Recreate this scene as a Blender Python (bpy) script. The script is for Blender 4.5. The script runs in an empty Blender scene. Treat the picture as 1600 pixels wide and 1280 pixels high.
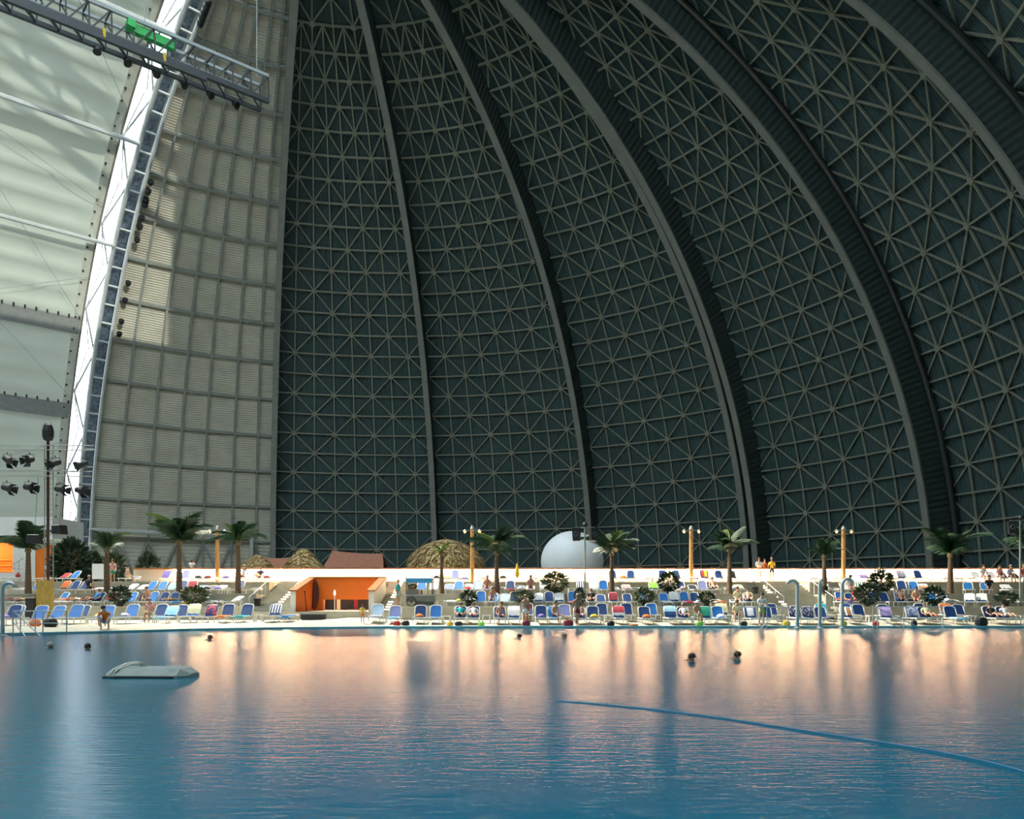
import bpy, bmesh, math, random
from mathutils import Vector, Matrix, Quaternion
R_ = math.radians
sin, cos, pi = math.sin, math.cos, math.pi
rnd = random.Random(7)
scene = bpy.context.scene
COL = scene.collection

# ------------------------------------------------------------------ camera
FPX, YH, CAMZ = 1272.0, 936.0, 1.65        # focal length in pixels of the 1600x1280 frame, horizon row, eye height
cam_d = bpy.data.cameras.new('camera'); cam = bpy.data.objects.new('camera', cam_d); COL.objects.link(cam)
cam.location = (0, 0, CAMZ); cam.rotation_euler = (pi/2, 0, 0)
cam_d.sensor_width = 36; cam_d.lens = 36*FPX/1600; cam_d.shift_y = (YH-640)/1600
cam_d.clip_start = .1; cam_d.clip_end = 2000
scene.camera = cam

# ------------------------------------------------------------------ sky, sun, exposure
w = bpy.data.worlds.new('overcast_sky'); scene.world = w; w.use_nodes = True
bg = w.node_tree.nodes['Background']; bg.inputs[0].default_value = (.80, .90, 1.0, 1); bg.inputs[1].default_value = 7.0
sun_d = bpy.data.lights.new('sun', 'SUN'); sun = bpy.data.objects.new('sun', sun_d); COL.objects.link(sun)
sun_d.energy = 2.6; sun_d.angle = R_(.3); sun_d.color = (1, .95, .84)
_ts = (.97, -.11, .18)                      # towards the sun, in the frame of the hall (across, along, up)
sun.rotation_euler = Vector((-(_ts[0]*.661+_ts[1]*.750), -(-_ts[0]*.750+_ts[1]*.661), -_ts[2])).to_track_quat('-Z', 'Y').to_euler()
vs = scene.view_settings
vs.view_transform = 'Standard'; vs.look = 'None'; vs.gamma = 1; vs.use_curve_mapping = False; vs.exposure = 0.0
scene.cycles.use_denoising = True
scene.cycles.sample_clamp_indirect = 40; scene.cycles.sample_clamp_direct = 0
scene.cycles.caustics_reflective = False; scene.cycles.caustics_refractive = False

# ------------------------------------------------------------------ helpers
def px(x, D):                       # picture column at distance D -> world X
    return (x-800)*D/FPX
def pz(y, D):                       # picture row at distance D -> world Z
    return CAMZ+(YH-y)*D/FPX
def toscreen(p):
    if p[1] < 1: return (-9999, -9999)
    return (800+FPX*p[0]/p[1], YH-FPX*(p[2]-CAMZ)/p[1])

MATS = {}
def mat(name, col, rough=.6, var=.12, scale=6, metal=0, emit=0, bump=0, stretch=None, spec=.5):
    if name in MATS: return MATS[name]
    m = bpy.data.materials.new(name); m.use_nodes = True; nt = m.node_tree; b = nt.nodes['Principled BSDF']
    b.inputs['Roughness'].default_value = rough; b.inputs['Metallic'].default_value = metal
    b.inputs['Specular IOR Level'].default_value = spec
    c = (*col, 1)
    b.inputs['Base Color'].default_value = c
    if var or bump:
        tc = nt.nodes.new('ShaderNodeTexCoord'); n = nt.nodes.new('ShaderNodeTexNoise')
        n.inputs['Scale'].default_value = scale; n.inputs['Detail'].default_value = 4
        if stretch:
            mp = nt.nodes.new('ShaderNodeMapping'); mp.inputs['Scale'].default_value = stretch
            nt.links.new(tc.outputs['Object'], mp.inputs[0]); nt.links.new(mp.outputs[0], n.inputs['Vector'])
        else: nt.links.new(tc.outputs['Object'], n.inputs['Vector'])
        if var:
            r = nt.nodes.new('ShaderNodeValToRGB')
            r.color_ramp.elements[0].position = .3; r.color_ramp.elements[1].position = .7
            r.color_ramp.elements[0].color = (*[v*(1-var) for v in col], 1)
            r.color_ramp.elements[1].color = (*[min(1, v*(1+var)) for v in col], 1)
            nt.links.new(n.outputs[0], r.inputs[0]); nt.links.new(r.outputs[0], b.inputs['Base Color'])
        if bump:
            bp = nt.nodes.new('ShaderNodeBump'); bp.inputs['Strength'].default_value = bump
            nt.links.new(n.outputs[0], bp.inputs['Height']); nt.links.new(bp.outputs[0], b.inputs['Normal'])
    if emit:
        b.inputs['Emission Color'].default_value = c; b.inputs['Emission Strength'].default_value = emit
    MATS[name] = m
    return m
def stripes(name, cols, period, axis=0, rough=.8):
    """woven cloth with printed stripes: bands of colour along an object axis"""
    if name in MATS: return MATS[name]
    m = bpy.data.materials.new(name); m.use_nodes = True; nt = m.node_tree; b = nt.nodes['Principled BSDF']
    b.inputs['Roughness'].default_value = rough
    tc = nt.nodes.new('ShaderNodeTexCoord'); sp = nt.nodes.new('ShaderNodeSeparateXYZ'); nt.links.new(tc.outputs['Object'], sp.inputs[0])
    d = nt.nodes.new('ShaderNodeMath'); d.operation = 'DIVIDE'; d.inputs[1].default_value = period; nt.links.new(sp.outputs[axis], d.inputs[0])
    f = nt.nodes.new('ShaderNodeMath'); f.operation = 'FRACT'; nt.links.new(d.outputs[0], f.inputs[0])
    r = nt.nodes.new('ShaderNodeValToRGB'); r.color_ramp.interpolation = 'CONSTANT'
    while len(r.color_ramp.elements) < len(cols): r.color_ramp.elements.new(.5)
    for i, c in enumerate(cols):
        r.color_ramp.elements[i].position = i/len(cols); r.color_ramp.elements[i].color = (*c, 1)
    nt.links.new(f.outputs[0], r.inputs[0]); nt.links.new(r.outputs[0], b.inputs['Base Color'])
    MATS[name] = m
    return m
def blotch(name, c1, c2, scale=9, pos=.52):
    """cloth with a printed blotchy flower pattern"""
    if name in MATS: return MATS[name]
    m = bpy.data.materials.new(name); m.use_nodes = True; nt = m.node_tree; b = nt.nodes['Principled BSDF']
    b.inputs['Roughness'].default_value = .8
    tc = nt.nodes.new('ShaderNodeTexCoord'); n = nt.nodes.new('ShaderNodeTexNoise'); n.inputs['Scale'].default_value = scale
    nt.links.new(tc.outputs['Object'], n.inputs['Vector'])
    r = nt.nodes.new('ShaderNodeValToRGB'); r.color_ramp.interpolation = 'CONSTANT'
    r.color_ramp.elements[0].color = (*c1, 1); r.color_ramp.elements[1].position = pos; r.color_ramp.elements[1].color = (*c2, 1)
    nt.links.new(n.outputs[0], r.inputs[0]); nt.links.new(r.outputs[0], b.inputs['Base Color'])
    MATS[name] = m
    return m

class MB:
    """collects simple shapes into one mesh"""
    def __init__(s): s.v = []; s.f = []
    def add(s, vs, fs):
        o = len(s.v); s.v += [tuple(v) for v in vs]; s.f += [tuple(i+o for i in f) for f in fs]; return s
    def box(s, x0, x1, y0, y1, z0, z1):
        return s.add([(x0,y0,z0),(x1,y0,z0),(x1,y1,z0),(x0,y1,z0),(x0,y0,z1),(x1,y0,z1),(x1,y1,z1),(x0,y1,z1)],
                     [(0,3,2,1),(4,5,6,7),(0,1,5,4),(1,2,6,5),(2,3,7,6),(3,0,4,7)])
    def beam(s, p, q, wd, dp, up=(0,0,1)):
        p, q = Vector(p), Vector(q); t = (q-p).normalized(); u = Vector(up)
        a = t.cross(u)
        if a.length < 1e-4: a = t.cross(Vector((1,0,0)))
        a.normalize(); b = a.cross(t).normalized(); a *= wd/2; b *= dp/2
        return s.add([p-a-b, p+a-b, p+a+b, p-a+b, q-a-b, q+a-b, q+a+b, q-a+b],
                     [(0,3,2,1),(4,5,6,7),(0,1,5,4),(1,2,6,5),(2,3,7,6),(3,0,4,7)])
    def tube(s, pts, r, n=8, cap=True):
        pts = [Vector(p) for p in pts]; rr = r if isinstance(r, (list, tuple)) else [r]*len(pts)
        o = len(s.v); prev = None
        for i, p in enumerate(pts):
            t = (pts[min(i+1, len(pts)-1)]-pts[max(i-1, 0)]).normalized()
            if prev is None:
                a = t.cross(Vector((0,0,1)))
                if a.length < 1e-3: a = t.cross(Vector((1,0,0)))
            else: a = prev-t*prev.dot(t)
            a.normalize(); prev = a.copy(); b = t.cross(a)
            for k in range(n):
                th = 2*pi*k/n; s.v.append(tuple(p+(a*cos(th)+b*sin(th))*rr[i]))
        for i in range(len(pts)-1):
            for k in range(n):
                k2 = (k+1) % n; s.f.append((o+i*n+k, o+i*n+k2, o+(i+1)*n+k2, o+(i+1)*n+k))
        if cap:
            s.f.append(tuple(o+k for k in range(n))[::-1]); e = o+(len(pts)-1)*n; s.f.append(tuple(e+k for k in range(n)))
        return s
    def lathe(s, prof, n=16, c=(0,0,0)):
        o = len(s.v)
        for r, z in prof:
            for k in range(n):
                th = 2*pi*k/n; s.v.append((c[0]+r*cos(th), c[1]+r*sin(th), c[2]+z))
        for i in range(len(prof)-1):
            for k in range(n):
                k2 = (k+1) % n; s.f.append((o+i*n+k, o+i*n+k2, o+(i+1)*n+k2, o+(i+1)*n+k))
        s.f.append(tuple(o+k for k in range(n))[::-1]); e = o+(len(prof)-1)*n; s.f.append(tuple(e+k for k in range(n)))
        return s
    def ball(s, c, rx, ry=None, rz=None, n=10, m=7):
        ry = ry or rx; rz = rz or rx; o = len(s.v)
        for i in range(1, m):
            ph = pi*i/m
            for k in range(n):
                th = 2*pi*k/n; s.v.append((c[0]+rx*sin(ph)*cos(th), c[1]+ry*sin(ph)*sin(th), c[2]+rz*cos(ph)))
        t = len(s.v); s.v.append((c[0], c[1], c[2]+rz)); s.v.append((c[0], c[1], c[2]-rz))
        for k in range(n):
            k2 = (k+1) % n; s.f.append((t, o+k, o+k2)); s.f.append((t+1, o+(m-2)*n+k2, o+(m-2)*n+k))
            for i in range(m-2): s.f.append((o+i*n+k, o+(i+1)*n+k, o+(i+1)*n+k2, o+i*n+k2))
        return s
    def prism(s, poly, y0, y1):
        """polygon in X-Z pushed along Y"""
        n = len(poly)
        return s.add([(x, y0, z) for x, z in poly]+[(x, y1, z) for x, z in poly],
                     [tuple(range(n)), tuple(range(2*n-1, n-1, -1))]+[(i, n+i, n+(i+1) % n, (i+1) % n) for i in range(n)])
    def mesh(s, name, smooth=False):
        me = bpy.data.meshes.new(name); me.from_pydata(s.v, [], s.f); me.update()
        if smooth: me.polygons.foreach_set('use_smooth', [True]*len(me.polygons))
        return me
def link(name, me, m, parent=None, loc=None, rot=None, scale=None):
    o = bpy.data.objects.new(name, me); COL.objects.link(o)
    if me is not None and m is not None:
        if not me.materials: me.materials.append(m)
        elif me.materials[0] != m:
            o.material_slots[0].link = 'OBJECT'; o.material_slots[0].material = m
    if parent: o.parent = parent
    if loc is not None: o.location = loc
    if rot is not None: o.rotation_euler = (0, 0, rot) if not isinstance(rot, (tuple, list)) else rot
    if scale is not None: o.scale = (scale,)*3 if not isinstance(scale, (tuple, list)) else scale
    return o
def build(name, mb, m, parent=None, smooth=False, **k):
    return link(name, mb.mesh(name, smooth), m, parent, **k)
def tag(o, label, cat=None, group=None, kind=None):
    o['label'] = label
    if cat: o['category'] = cat
    if group: o['group'] = group
    if kind: o['kind'] = kind
    return o
def thing(name, label, cat, loc=(0,0,0), rot=0, group=None, scale=None, kind=None):
    o = link(name, None, None, None, loc, rot, scale)
    return tag(o, label, cat, group, kind)

# ------------------------------------------------------------------ palette
M_CLAD = mat('dark_cladding', (.062, .114, .114), .55, .10, .4)
M_STEEL = mat('beige_grey_steel', (.30, .315, .24), .5, .08, 1)
M_FLANGE = mat('grey_rib_steel', (.27, .275, .24), .5, .10, .5)
M_WEB = mat('rib_web_sheet', (.060, .088, .082), .5, .1, 1)
M_FIXED = mat('pale_cladding', (.60, .57, .46), .6, .10, .3)
M_FIXBAR = mat('grey_grid_steel', (.30, .32, .28), .5, .08, 1)
M_BACK = mat('shell_black', (.012, .016, .016), .8, 0)
M_TUBE = mat('galvanised_tube', (.55, .57, .54), .4, .05, 2)
M_WHITE = mat('white_lacquer', (.80, .79, .74), .4, .04, 5)
M_CONC = mat('terrace_concrete', (.42, .40, .32), .85, .14, 1.5, bump=.1)
M_SAND = mat('sand', (.60, .54, .42), .95, .12, 2.2, bump=.6)
M_CHROME = mat('brushed_steel', (.50, .50, .50), .35, .04, 8, metal=.45)
M_BLACK = mat('black_plastic', (.012, .014, .016), .5, .1, 8)
M_NAVY = mat('navy_sling', (.012, .052, .19), .6, .12, 7)
M_BLUE = mat('bright_blue_sling', (.03, .19, .55), .4, .12, 4)
M_PALM = mat('palm_leaf', (.030, .075, .030), .5, .35, 3)
M_PALML = mat('young_palm_leaf', (.16, .22, .05), .5, .3, 3)
M_TRUNK = mat('palm_trunk', (.13, .085, .05), .9, .35, 9, bump=.5, stretch=(1, 1, 6))
M_LEAF = mat('dark_shrub_leaf', (.018, .045, .020), .45, .4, 6)
M_LEAF2 = mat('olive_shrub_leaf', (.06, .085, .03), .5, .4, 5)
M_WOODR = mat('rail_wood', (.36, .15, .05), .55, .2, 3, stretch=(.3, 3, 3))
M_POST = mat('lamp_post_wood', (.42, .24, .08), .7, .3, 6, stretch=(2, 2, .4))
M_THATCH2 = mat('dark_straw', (.26, .16, .06), .95, .4, 7)
M_THATCH = mat('straw_thatch', (.58, .41, .18), .95, .4, 5, bump=.8)
M_TILE = mat('brown_roof', (.30, .115, .06), .7, .12, 3)
M_ORANGE = mat('orange_paint', (.80, .19, .012), .6, .05, 1)
M_WALLW = mat('white_plaster', (.72, .72, .66), .8, .05, 1)
M_POT = mat('dark_pot', (.02, .02, .02), .6, .1, 5)
M_BAMBOO = mat('bamboo_mat', (.46, .32, .08), .8, .4, 7, stretch=(6, 6, .35))
M_WARM = mat('warm_tube_light', (1, .64, .37), emit=125, var=0)
M_BULB = mat('lamp_bulb', (1, .50, .13), emit=6, var=0)
M_STEPL = mat('step_light', (1, .78, .52), emit=5, var=0)
SKINS = [mat('skin_%d' % i, c, .55, .06, 9) for i, c in enumerate([(.55, .30, .19), (.62, .37, .25), (.42, .21, .12), (.50, .25, .15)])]
HAIRS = [mat('hair_%d' % i, c, .6, .2, 20) for i, c in enumerate([(.03, .018, .012), (.10, .05, .025), (.30, .20, .09), (.35, .33, .30)])]
M_EYE = mat('eye', (.02, .015, .012), .3, 0)
# ================================================================== THE HALL
# hall frame: origin under the apex of the end dome, xl across the hall, yl along it
AX, AY, ROT = -25.1, 100.9, R_(48.59)
RS, HS = 105.0, 103.0
def hall(xl, yl, z):
    return Vector((AX+xl*cos(ROT)+yl*sin(ROT), AY-xl*sin(ROT)+yl*cos(ROT), z))
def dome(a, el, off=0.0):
    a, el = R_(a), R_(el); r = (RS+off)*cos(el)
    return hall(r*cos(a), r*sin(a), (HS+off)*sin(el))
def vault(yl, el, off=0.0):          # el 0 = left springing line, 180 = right
    el = R_(el); return hall(-(RS+off)*cos(el), yl, (HS+off)*sin(el))
def seen(p, m=90):
    x, y = toscreen(p); return -m < x < 1600+m and -m < y < 930
DEL = 2.62                            # one row of cladding in degrees of elevation
NROW = 34
def inward(a, el): return (dome(a, el, -1)-dome(a, el, 0)).normalized()

def corrugated(pA, pB, pC, pD, n, nrm, depth):
    """sheet with corners A B (bottom) C D (top, C above B); ridges run bottom to top"""
    vs, fs = [], []
    k = 0
    for i in range(n):
        for t, d in ((0.0, 0), (.30, 0), (.42, 1), (.88, 1)):
            u = (i+t)/n
            vs.append(pA.lerp(pB, u)+nrm*depth*d); vs.append(pD.lerp(pC, u)+nrm*depth*d)
    vs.append(pB); vs.append(pC)
    for i in range(len(vs)//2-1): fs.append((2*i, 2*i+2, 2*i+3, 2*i+1))
    return vs, fs

def door_segment(idx, a1, a2, label):
    root = thing('door_%d' % idx, label, 'door', dome((a1+a2)/2, 0), kind='structure')
    inv = root.location
    def put(name, mb, m): 
        mb.v = [tuple(Vector(v)-inv) for v in mb.v]
        return build(name, mb, m, root)
    az = lambda c: a1+(a2-a1)*c/8
    # closed outer shell behind the sheets
    b = MB()
    for r in range(NROW+1):
        for c in range(9): b.v.append(tuple(dome(az(c), min(90, r*DEL), .35)))
    for r in range(NROW):
        for c in range(8): b.f.append((r*9+c, r*9+c+1, (r+1)*9+c+1, (r+1)*9+c))
    put('outer_shell', b, M_BACK)
    for r in range(NROW-1):
        e0, e1 = r*DEL, (r+1)*DEL
        ncol, st = (8, 1) if r < 27 else (4, 2)
        for c in range(ncol):
            c0, c1 = c*st, (c+1)*st
            A, B, C, D = dome(az(c0), e0), dome(az(c1), e0), dome(az(c1), e1), dome(az(c0), e1)
            ctr = (A+B+C+D)/4
            if not seen(ctr): continue
            n = inward(az((c0+c1)/2), (e0+e1)/2)
            s = .012
            A2, B2, C2, D2 = [p.lerp(ctr, s) for p in (A, B, C, D)]
            m = MB(); m.add(*corrugated(A2, B2, C2, D2, 10, n, .13)); put('cladding_panel', m, M_CLAD)
            # one brace per field, node to node
            o = n*.42
            k = MB()
            if (c+r) % 2 == 0: k.beam(A+o, C+o, .26, .26, n)
            else: k.beam(B+o, D+o, .26, .26, n)
            put('brace', k, M_STEEL)
        # ring purlin on the row line
        if r > 0 and any(seen(dome(az(c), e0)) for c in range(9)):
            k = MB()
            for c in range(ncol):
                p, q = dome(az(c*st), e0, -.55), dome(az((c+1)*st), e0, -.55)
                k.beam(p, q, .30, .34, inward(az(c*st+.5), e0))
            put('purlin', k, M_STEEL)
        if r > 0:
            for c in range(1, ncol):
                if (c+r) % 2 == 0 and seen(dome(az(c*st), e0)):
                    a = az(c*st); ctr = dome(a, e0, -.74); n = inward(a, e0)
                    u = (dome(a+.1, e0)-dome(a-.1, e0)).normalized(); v = n.cross(u)
                    k = MB(); vs = []
                    for d in (0, .08):
                        for j in range(8): vs.append(ctr+(u*cos(j*pi/4+.39)+v*sin(j*pi/4+.39))*.52+n*d)
                    k.add(vs, [tuple(range(7, -1, -1)), tuple(range(8, 16))]+[(j, (j+1) % 8, 8+(j+1) % 8, 8+j) for j in range(8)])
                    put('gusset_plate', k, M_STEEL)
    for c in range(1, 8):
        k = MB(); any_ = False
        for r in range(NROW-1):
            if r >= 27 and c % 2: break
            p, q = dome(az(c), r*DEL, -.5), dome(az(c), (r+1)*DEL, -.5)
            if not (seen(p) or seen(q)): continue
            any_ = True; k.beam(p, q, .26, .30, inward(az(c), (r+.5)*DEL))
        if any_: put('upright_bar', k, M_STEEL)
    return root, put

def edge_rib(put, a, tube=False, flat=False):
    """deep girder along a seam: clad web and inner flange"""
    dep = 5.6; hw = .28
    wv, fl, tb = MB(), MB(), []
    n = 150; rows = []
    for i in range(n*2+1):
        el = 84*i/(n*2)
        j = .10 if i % 2 else 0
        d = dome(a, el); t = (dome(a-.05, el)-dome(a+.05, el)).normalized()
        o0, o1 = dome(a, el, .2), dome(a, el, -dep)
        rows.append((o0-t*(hw+j), o0+t*(hw+j), o1+t*(hw+j), o1-t*(hw+j)))
    for i, r in enumerate(rows):
        wv.v += [tuple(v) for v in r]
        if i:
            p, q = (i-1)*4, i*4
            wv.f += [(p+k, p+(k+1) % 4, q+(k+1) % 4, q+k) for k in range(4)]
    put('rib_web', wv, M_WEB)
    seg = []
    for i in range(49):
        el = 84*i/48; t = (dome(a-.05, el)-dome(a+.05, el)).normalized(); c = dome(a, el, -dep); n_ = inward(a, el)
        seg.append([c-t*.62, c+t*.62, c+t*.62+n_*.35, c-t*.62+n_*.35])
    for i, r in enumerate(seg):
        fl.v += [tuple(v) for v in r]
        if i: fl.f += [((i-1)*4+k, (i-1)*4+(k+1) % 4, i*4+(k+1) % 4, i*4+k) for k in range(4)]
    put('rib_flange', fl, M_FLANGE)
    if tube:
        pts = [dome(a-.95, el*2.0, -1.6) for el in range(0, 43)]
        k = MB(); k.tube(pts, .55, 10); put('seal_tube', k, mat('dark_gloss_seal', (.03, .04, .04), .22, .1, .5))

SEAMS = [157.5, 135, 112.5, 90.0, 67.7, 45, 22.5, 0]
names = ['dark door segment with triangular bracing beside the pale gridded wall',
         'dark door segment whose foot is hidden by the big thatched dome hut',
         'dark door segment rising behind the white ball, up to the double rib',
         'dark door segment right of the double rib with lamp post before its foot',
         'dark door segment beyond the deep clad rib with shiny seal tube',
         'dark door segment beyond the second deep clad rib, close to the roof edge']
for i in range(7):
    if i == 6:
        b = MB()
        for r in range(NROW+1):
            for c in range(9): b.v.append(tuple(dome(22.5-22.5*c/8, min(90, r*DEL), .35)))
        for r in range(NROW):
            for c in range(8): b.f.append((r*9+c, r*9+c+1, (r+1)*9+c+1, (r+1)*9+c))
        tag(build('wall_right', b, M_CLAD), 'last dark dome segment at the hall side', 'wall', kind='structure'); break
    root, put = door_segment(i+1, SEAMS[i], SEAMS[i+1], names[i])
    if i == 0: edge_rib(put, 157.5)
    if i == 2: edge_rib(put, 90.75)
    elif i == 3: edge_rib(put, 67.7, tube=True)
    else: edge_rib(put, SEAMS[i+1], tube=(i >= 4))
    if i == 3: edge_rib(put, 89.55)
    # inner rib at the joint is repeated by its neighbour only at the double seam

# ---- fixed segment: pale cladding, grid of beams, lattice belt at the foot
fx = thing('wall_left', 'pale grey gridded wall segment with sideways corrugation under a row of small spotlights', 'wall', dome(168, 0), kind='structure')
def fput(name, mb, m):
    mb.v = [tuple(Vector(v)-fx.location) for v in mb.v]; return build(name, mb, m, fx)
FR = [0, .135, .30, .455, .60, .765, .905, 1.0]
faz = lambda t: 179.4-21.9*t
FEL = [8.7+4.78*k for k in range(0, 17)]
b = MB()
for r in range(25):
    for c in range(9): b.v.append(tuple(dome(180-22.5*c/8, r*90/24, .4)))
for r in range(24):
    for c in range(8): b.f.append((r*9+c, r*9+c+1, (r+1)*9+c+1, (r+1)*9+c))
fput('outer_shell', b, M_BACK)
levels = [0]+FEL
for r in range(len(levels)-1):
    e0, e1 = levels[r], levels[r+1]
    for c in range(7):
        a0, a1 = faz(FR[c]), faz(FR[c+1])
        A, B, C, D = dome(a0, e0), dome(a1, e0), dome(a1, e1), dome(a0, e1)
        if not seen((A+B+C+D)/4, 150): continue
        n = inward((a0+a1)/2, (e0+e1)/2)
        m = MB(); m.add(*corrugated(B.lerp(A, .006), C.lerp(D, .006), D.lerp(C, .006), A.lerp(B, .006), 17, n, .12)); fput('cladding_panel', m, M_FIXED)
for e in FEL:
    k = MB()
    for c in range(7):
        k.beam(dome(faz(FR[c]), e, -.6), dome(faz(FR[c+1]), e, -.6), .5, .55, inward(168, e))
    if seen(dome(168, e), 200): fput('grid_beam', k, M_FIXBAR)
for c in range(8):
    k = MB()
    for r in range(len(levels)-1):
        k.beam(dome(faz(FR[c]), levels[r], -.55), dome(faz(FR[c]), levels[r+1], -.55), .42, .5, inward(168, levels[r]))
    fput('grid_upright', k, M_FIXBAR)
for c in range(7):                                   # lattice belt
    a0, a1 = faz(FR[c]), faz(FR[c+1]); am = (a0+a1)/2
    for p, q in (((a0, .3), (a1, 8.5)), ((a1, .3), (a0, 8.5))):
        k = MB(); k.beam(dome(p[0], p[1], -.9), dome(q[0], q[1], -.9), .42, .4, inward(am, 4)); fput('lattice_brace', k, M_FIXBAR)
k = MB(); k.tube([dome(180-1.2*i, 9.6, -3.2) for i in range(17)], .42, 8); fput('heating_pipe', k, M_TUBE)
for a in (177.4, 160.2):
    k = MB(); k.tube([dome(a, 0, -3.2), dome(a, 9.6, -3.2)], .45, 8); fput('pipe_post', k, M_TUBE)

# ---- edge arch, glazed gap and the white membrane of the main hall
M_ARCH = mat('pale_arch_steel', (.55, .58, .56), .45, .06, 1)
ar = thing('wall_arch', 'pale steel ladder arch along the edge of the gridded wall', 'arch', vault(0, 0), kind='structure')
def aput(name, mb, m, root=ar):
    mb.v = [tuple(Vector(v)-root.location) for v in mb.v]; return build(name, mb, m, root)
ELS = [i*2.0 for i in range(0, 46)]
for y0, off, r in ((-1.75, -1.2, .42), (.75, -1.4, .36)):
    k = MB(); k.tube([vault(y0, e, off) for e in ELS], r, 8); aput('arch_chord', k, M_ARCH)
for i in range(1, 38):
    e = i*2.15; k = MB(); k.beam(vault(-1.75, e, -1.3), vault(.75, e, -1.4), .3, .3); aput('arch_rung', k, M_ARCH)
m_ct = mat('shiny_blue_grey_sheet', (.20, .25, .31), .32, .5, 1.6, metal=.7, bump=.9)
k = MB()
for i, e in enumerate(ELS):
    k.v += [tuple(vault(-1.3, e, -.4)), tuple(vault(.5, e, -.4))]
    if i: k.f.append((2*i-2, 2*i-1, 2*i+1, 2*i))
aput('sheet_band', k, m_ct)

gl = thing('window_1', 'bright glazed strip between the gridded wall and the white membrane', 'window', vault(-3, 0), kind='structure')
def gput(name, mb, m): return aput(name, mb, m, gl)
mg = bpy.data.materials.new('clear_sheet'); mg.use_nodes = True; nt = mg.node_tree; nt.nodes.remove(nt.nodes['Principled BSDF'])
tr = nt.nodes.new('ShaderNodeBsdfTransparent'); tl = nt.nodes.new('ShaderNodeBsdfTranslucent'); mx = nt.nodes.new('ShaderNodeMixShader')
tl.inputs[0].default_value = (.9, .9, .9, 1); mx.inputs[0].default_value = .35
nt.links.new(tr.outputs[0], mx.inputs[1]); nt.links.new(tl.outputs[0], mx.inputs[2]); nt.links.new(mx.outputs[0], nt.nodes['Material Output'].inputs[0])
for i in range(58):
    e0, e1 = 1+i*1.3, 1+(i+1)*1.3
    k = MB(); k.v = [tuple(vault(-4.6, e0+.03, .5)), tuple(vault(-1.0, e0+.03, .5)), tuple(vault(-1.0, e1-.03, .5)), tuple(vault(-4.6, e1-.03, .5))]; k.f = [(0, 1, 2, 3)]
    gput('pane', k, mg)
    k = MB(); k.beam(vault(-4.6, e0, .45), vault(-1.0, e0, .45), .09, .09); gput('glazing_bar', k, M_TUBE)
for i in range(8):                                   # zigzag web standing in the gap
    e = 2+i*9.56
    for p, q, r in (((-4.5, e+4.78), (-1.75, e), .19), ((-4.5, e+4.78), (-1.75, e+9.56), .19), ((-3.2, e+9.56), (-4.5, e+4.78), .10), ((-2.9, e+.3), (-4.4, e+4.5), .10)):
        k = MB(); k.tube([vault(p[0], p[1], -.9), vault(q[0], q[1], -.9)], r, 6); gput('web_strut', k, M_ARCH)
    k = MB(); k.tube([vault(-4.5, e+4.78, -.9), vault(-1.75, e+4.78, -.9)], .10, 6); gput('web_strut', k, M_ARCH)

# membrane: translucent cloth with sagging folds
mm = bpy.data.materials.new('white_membrane'); mm.use_nodes = True; nt = mm.node_tree; nt.nodes.remove(nt.nodes['Principled BSDF'])
df = nt.nodes.new('ShaderNodeBsdfDiffuse'); tl = nt.nodes.new('ShaderNodeBsdfTranslucent'); mx = nt.nodes.new('ShaderNodeMixShader')
tc = nt.nodes.new('ShaderNodeTexCoord'); nz = nt.nodes.new('ShaderNodeTexNoise'); nz.inputs['Scale'].default_value = .12; rp = nt.nodes.new('ShaderNodeValToRGB')
rp.color_ramp.elements[0].color = (.44, .47, .38, 1); rp.color_ramp.elements[1].color = (.53, .57, .48, 1)
nt.links.new(tc.outputs['Object'], nz.inputs['Vector']); nt.links.new(nz.outputs[0], rp.inputs[0])
nt.links.new(rp.outputs[0], df.inputs[0]); nt.links.new(rp.outputs[0], tl.inputs[0]); mx.inputs[0].default_value = .05
nt.links.new(df.outputs[0], mx.inputs[1]); nt.links.new(tl.outputs[0], mx.inputs[2]); nt.links.new(mx.outputs[0], nt.nodes['Material Output'].inputs[0])
k = MB(); FOLD = 2.3
ys = [-4.6, -6, -9, -14, -21, -30, -40, -60, -80, -100, -130]; els = [i*FOLD/5 for i in range(int(180/FOLD*5)+2)]
for e in els:
    e = min(e, 180)
    ph = (e/FOLD) % 1
    sag = 1-abs(2*ph-1)**2
    for y in ys:
        edge = min(1, (-4.6-y)/3.5)
        k.v.append(tuple(vault(y, e, .55*sag*edge+.25)))
nY = len(ys)
clear = MB(); clear.v = list(k.v)                     # the sunny side of the roof is clear foil
for i in range(len(els)-1):
    for j in range(nY-1):
        (clear if 92 < els[i] < 126 else k).f.append((i*nY+j, i*nY+j+1, (i+1)*nY+j+1, (i+1)*nY+j))
tag(build('ceiling', k, mm, smooth=True), 'white translucent roof membrane with sagging folds over the main hall', 'ceiling', kind='structure')
mf = bpy.data.materials.new('clear_foil'); mf.use_nodes = True; nt = mf.node_tree; nt.nodes.remove(nt.nodes['Principled BSDF'])
tr = nt.nodes.new('ShaderNodeBsdfTransparent'); tr.inputs[0].default_value = (.86, .9, .92, 1); nt.links.new(tr.outputs[0], nt.nodes['Material Output'].inputs[0])
tag(build('window_2', clear, mf, smooth=True), 'clear foil roof fields on the sunny side of the hall', 'window', kind='structure')
k = MB(); k.v = [tuple(vault(-130, e, .5)) for e in range(0, 181, 6)]; k.f = [tuple(range(len(k.v)))]
tag(build('wall_far', k, M_CLAD), 'dark end wall of the hall behind the viewer', 'wall', kind='structure')
cl = thing('trim_1', 'pale clamping band with bolts along the membrane edge', 'trim', vault(-5, 0), kind='structure')
k = MB()
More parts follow.
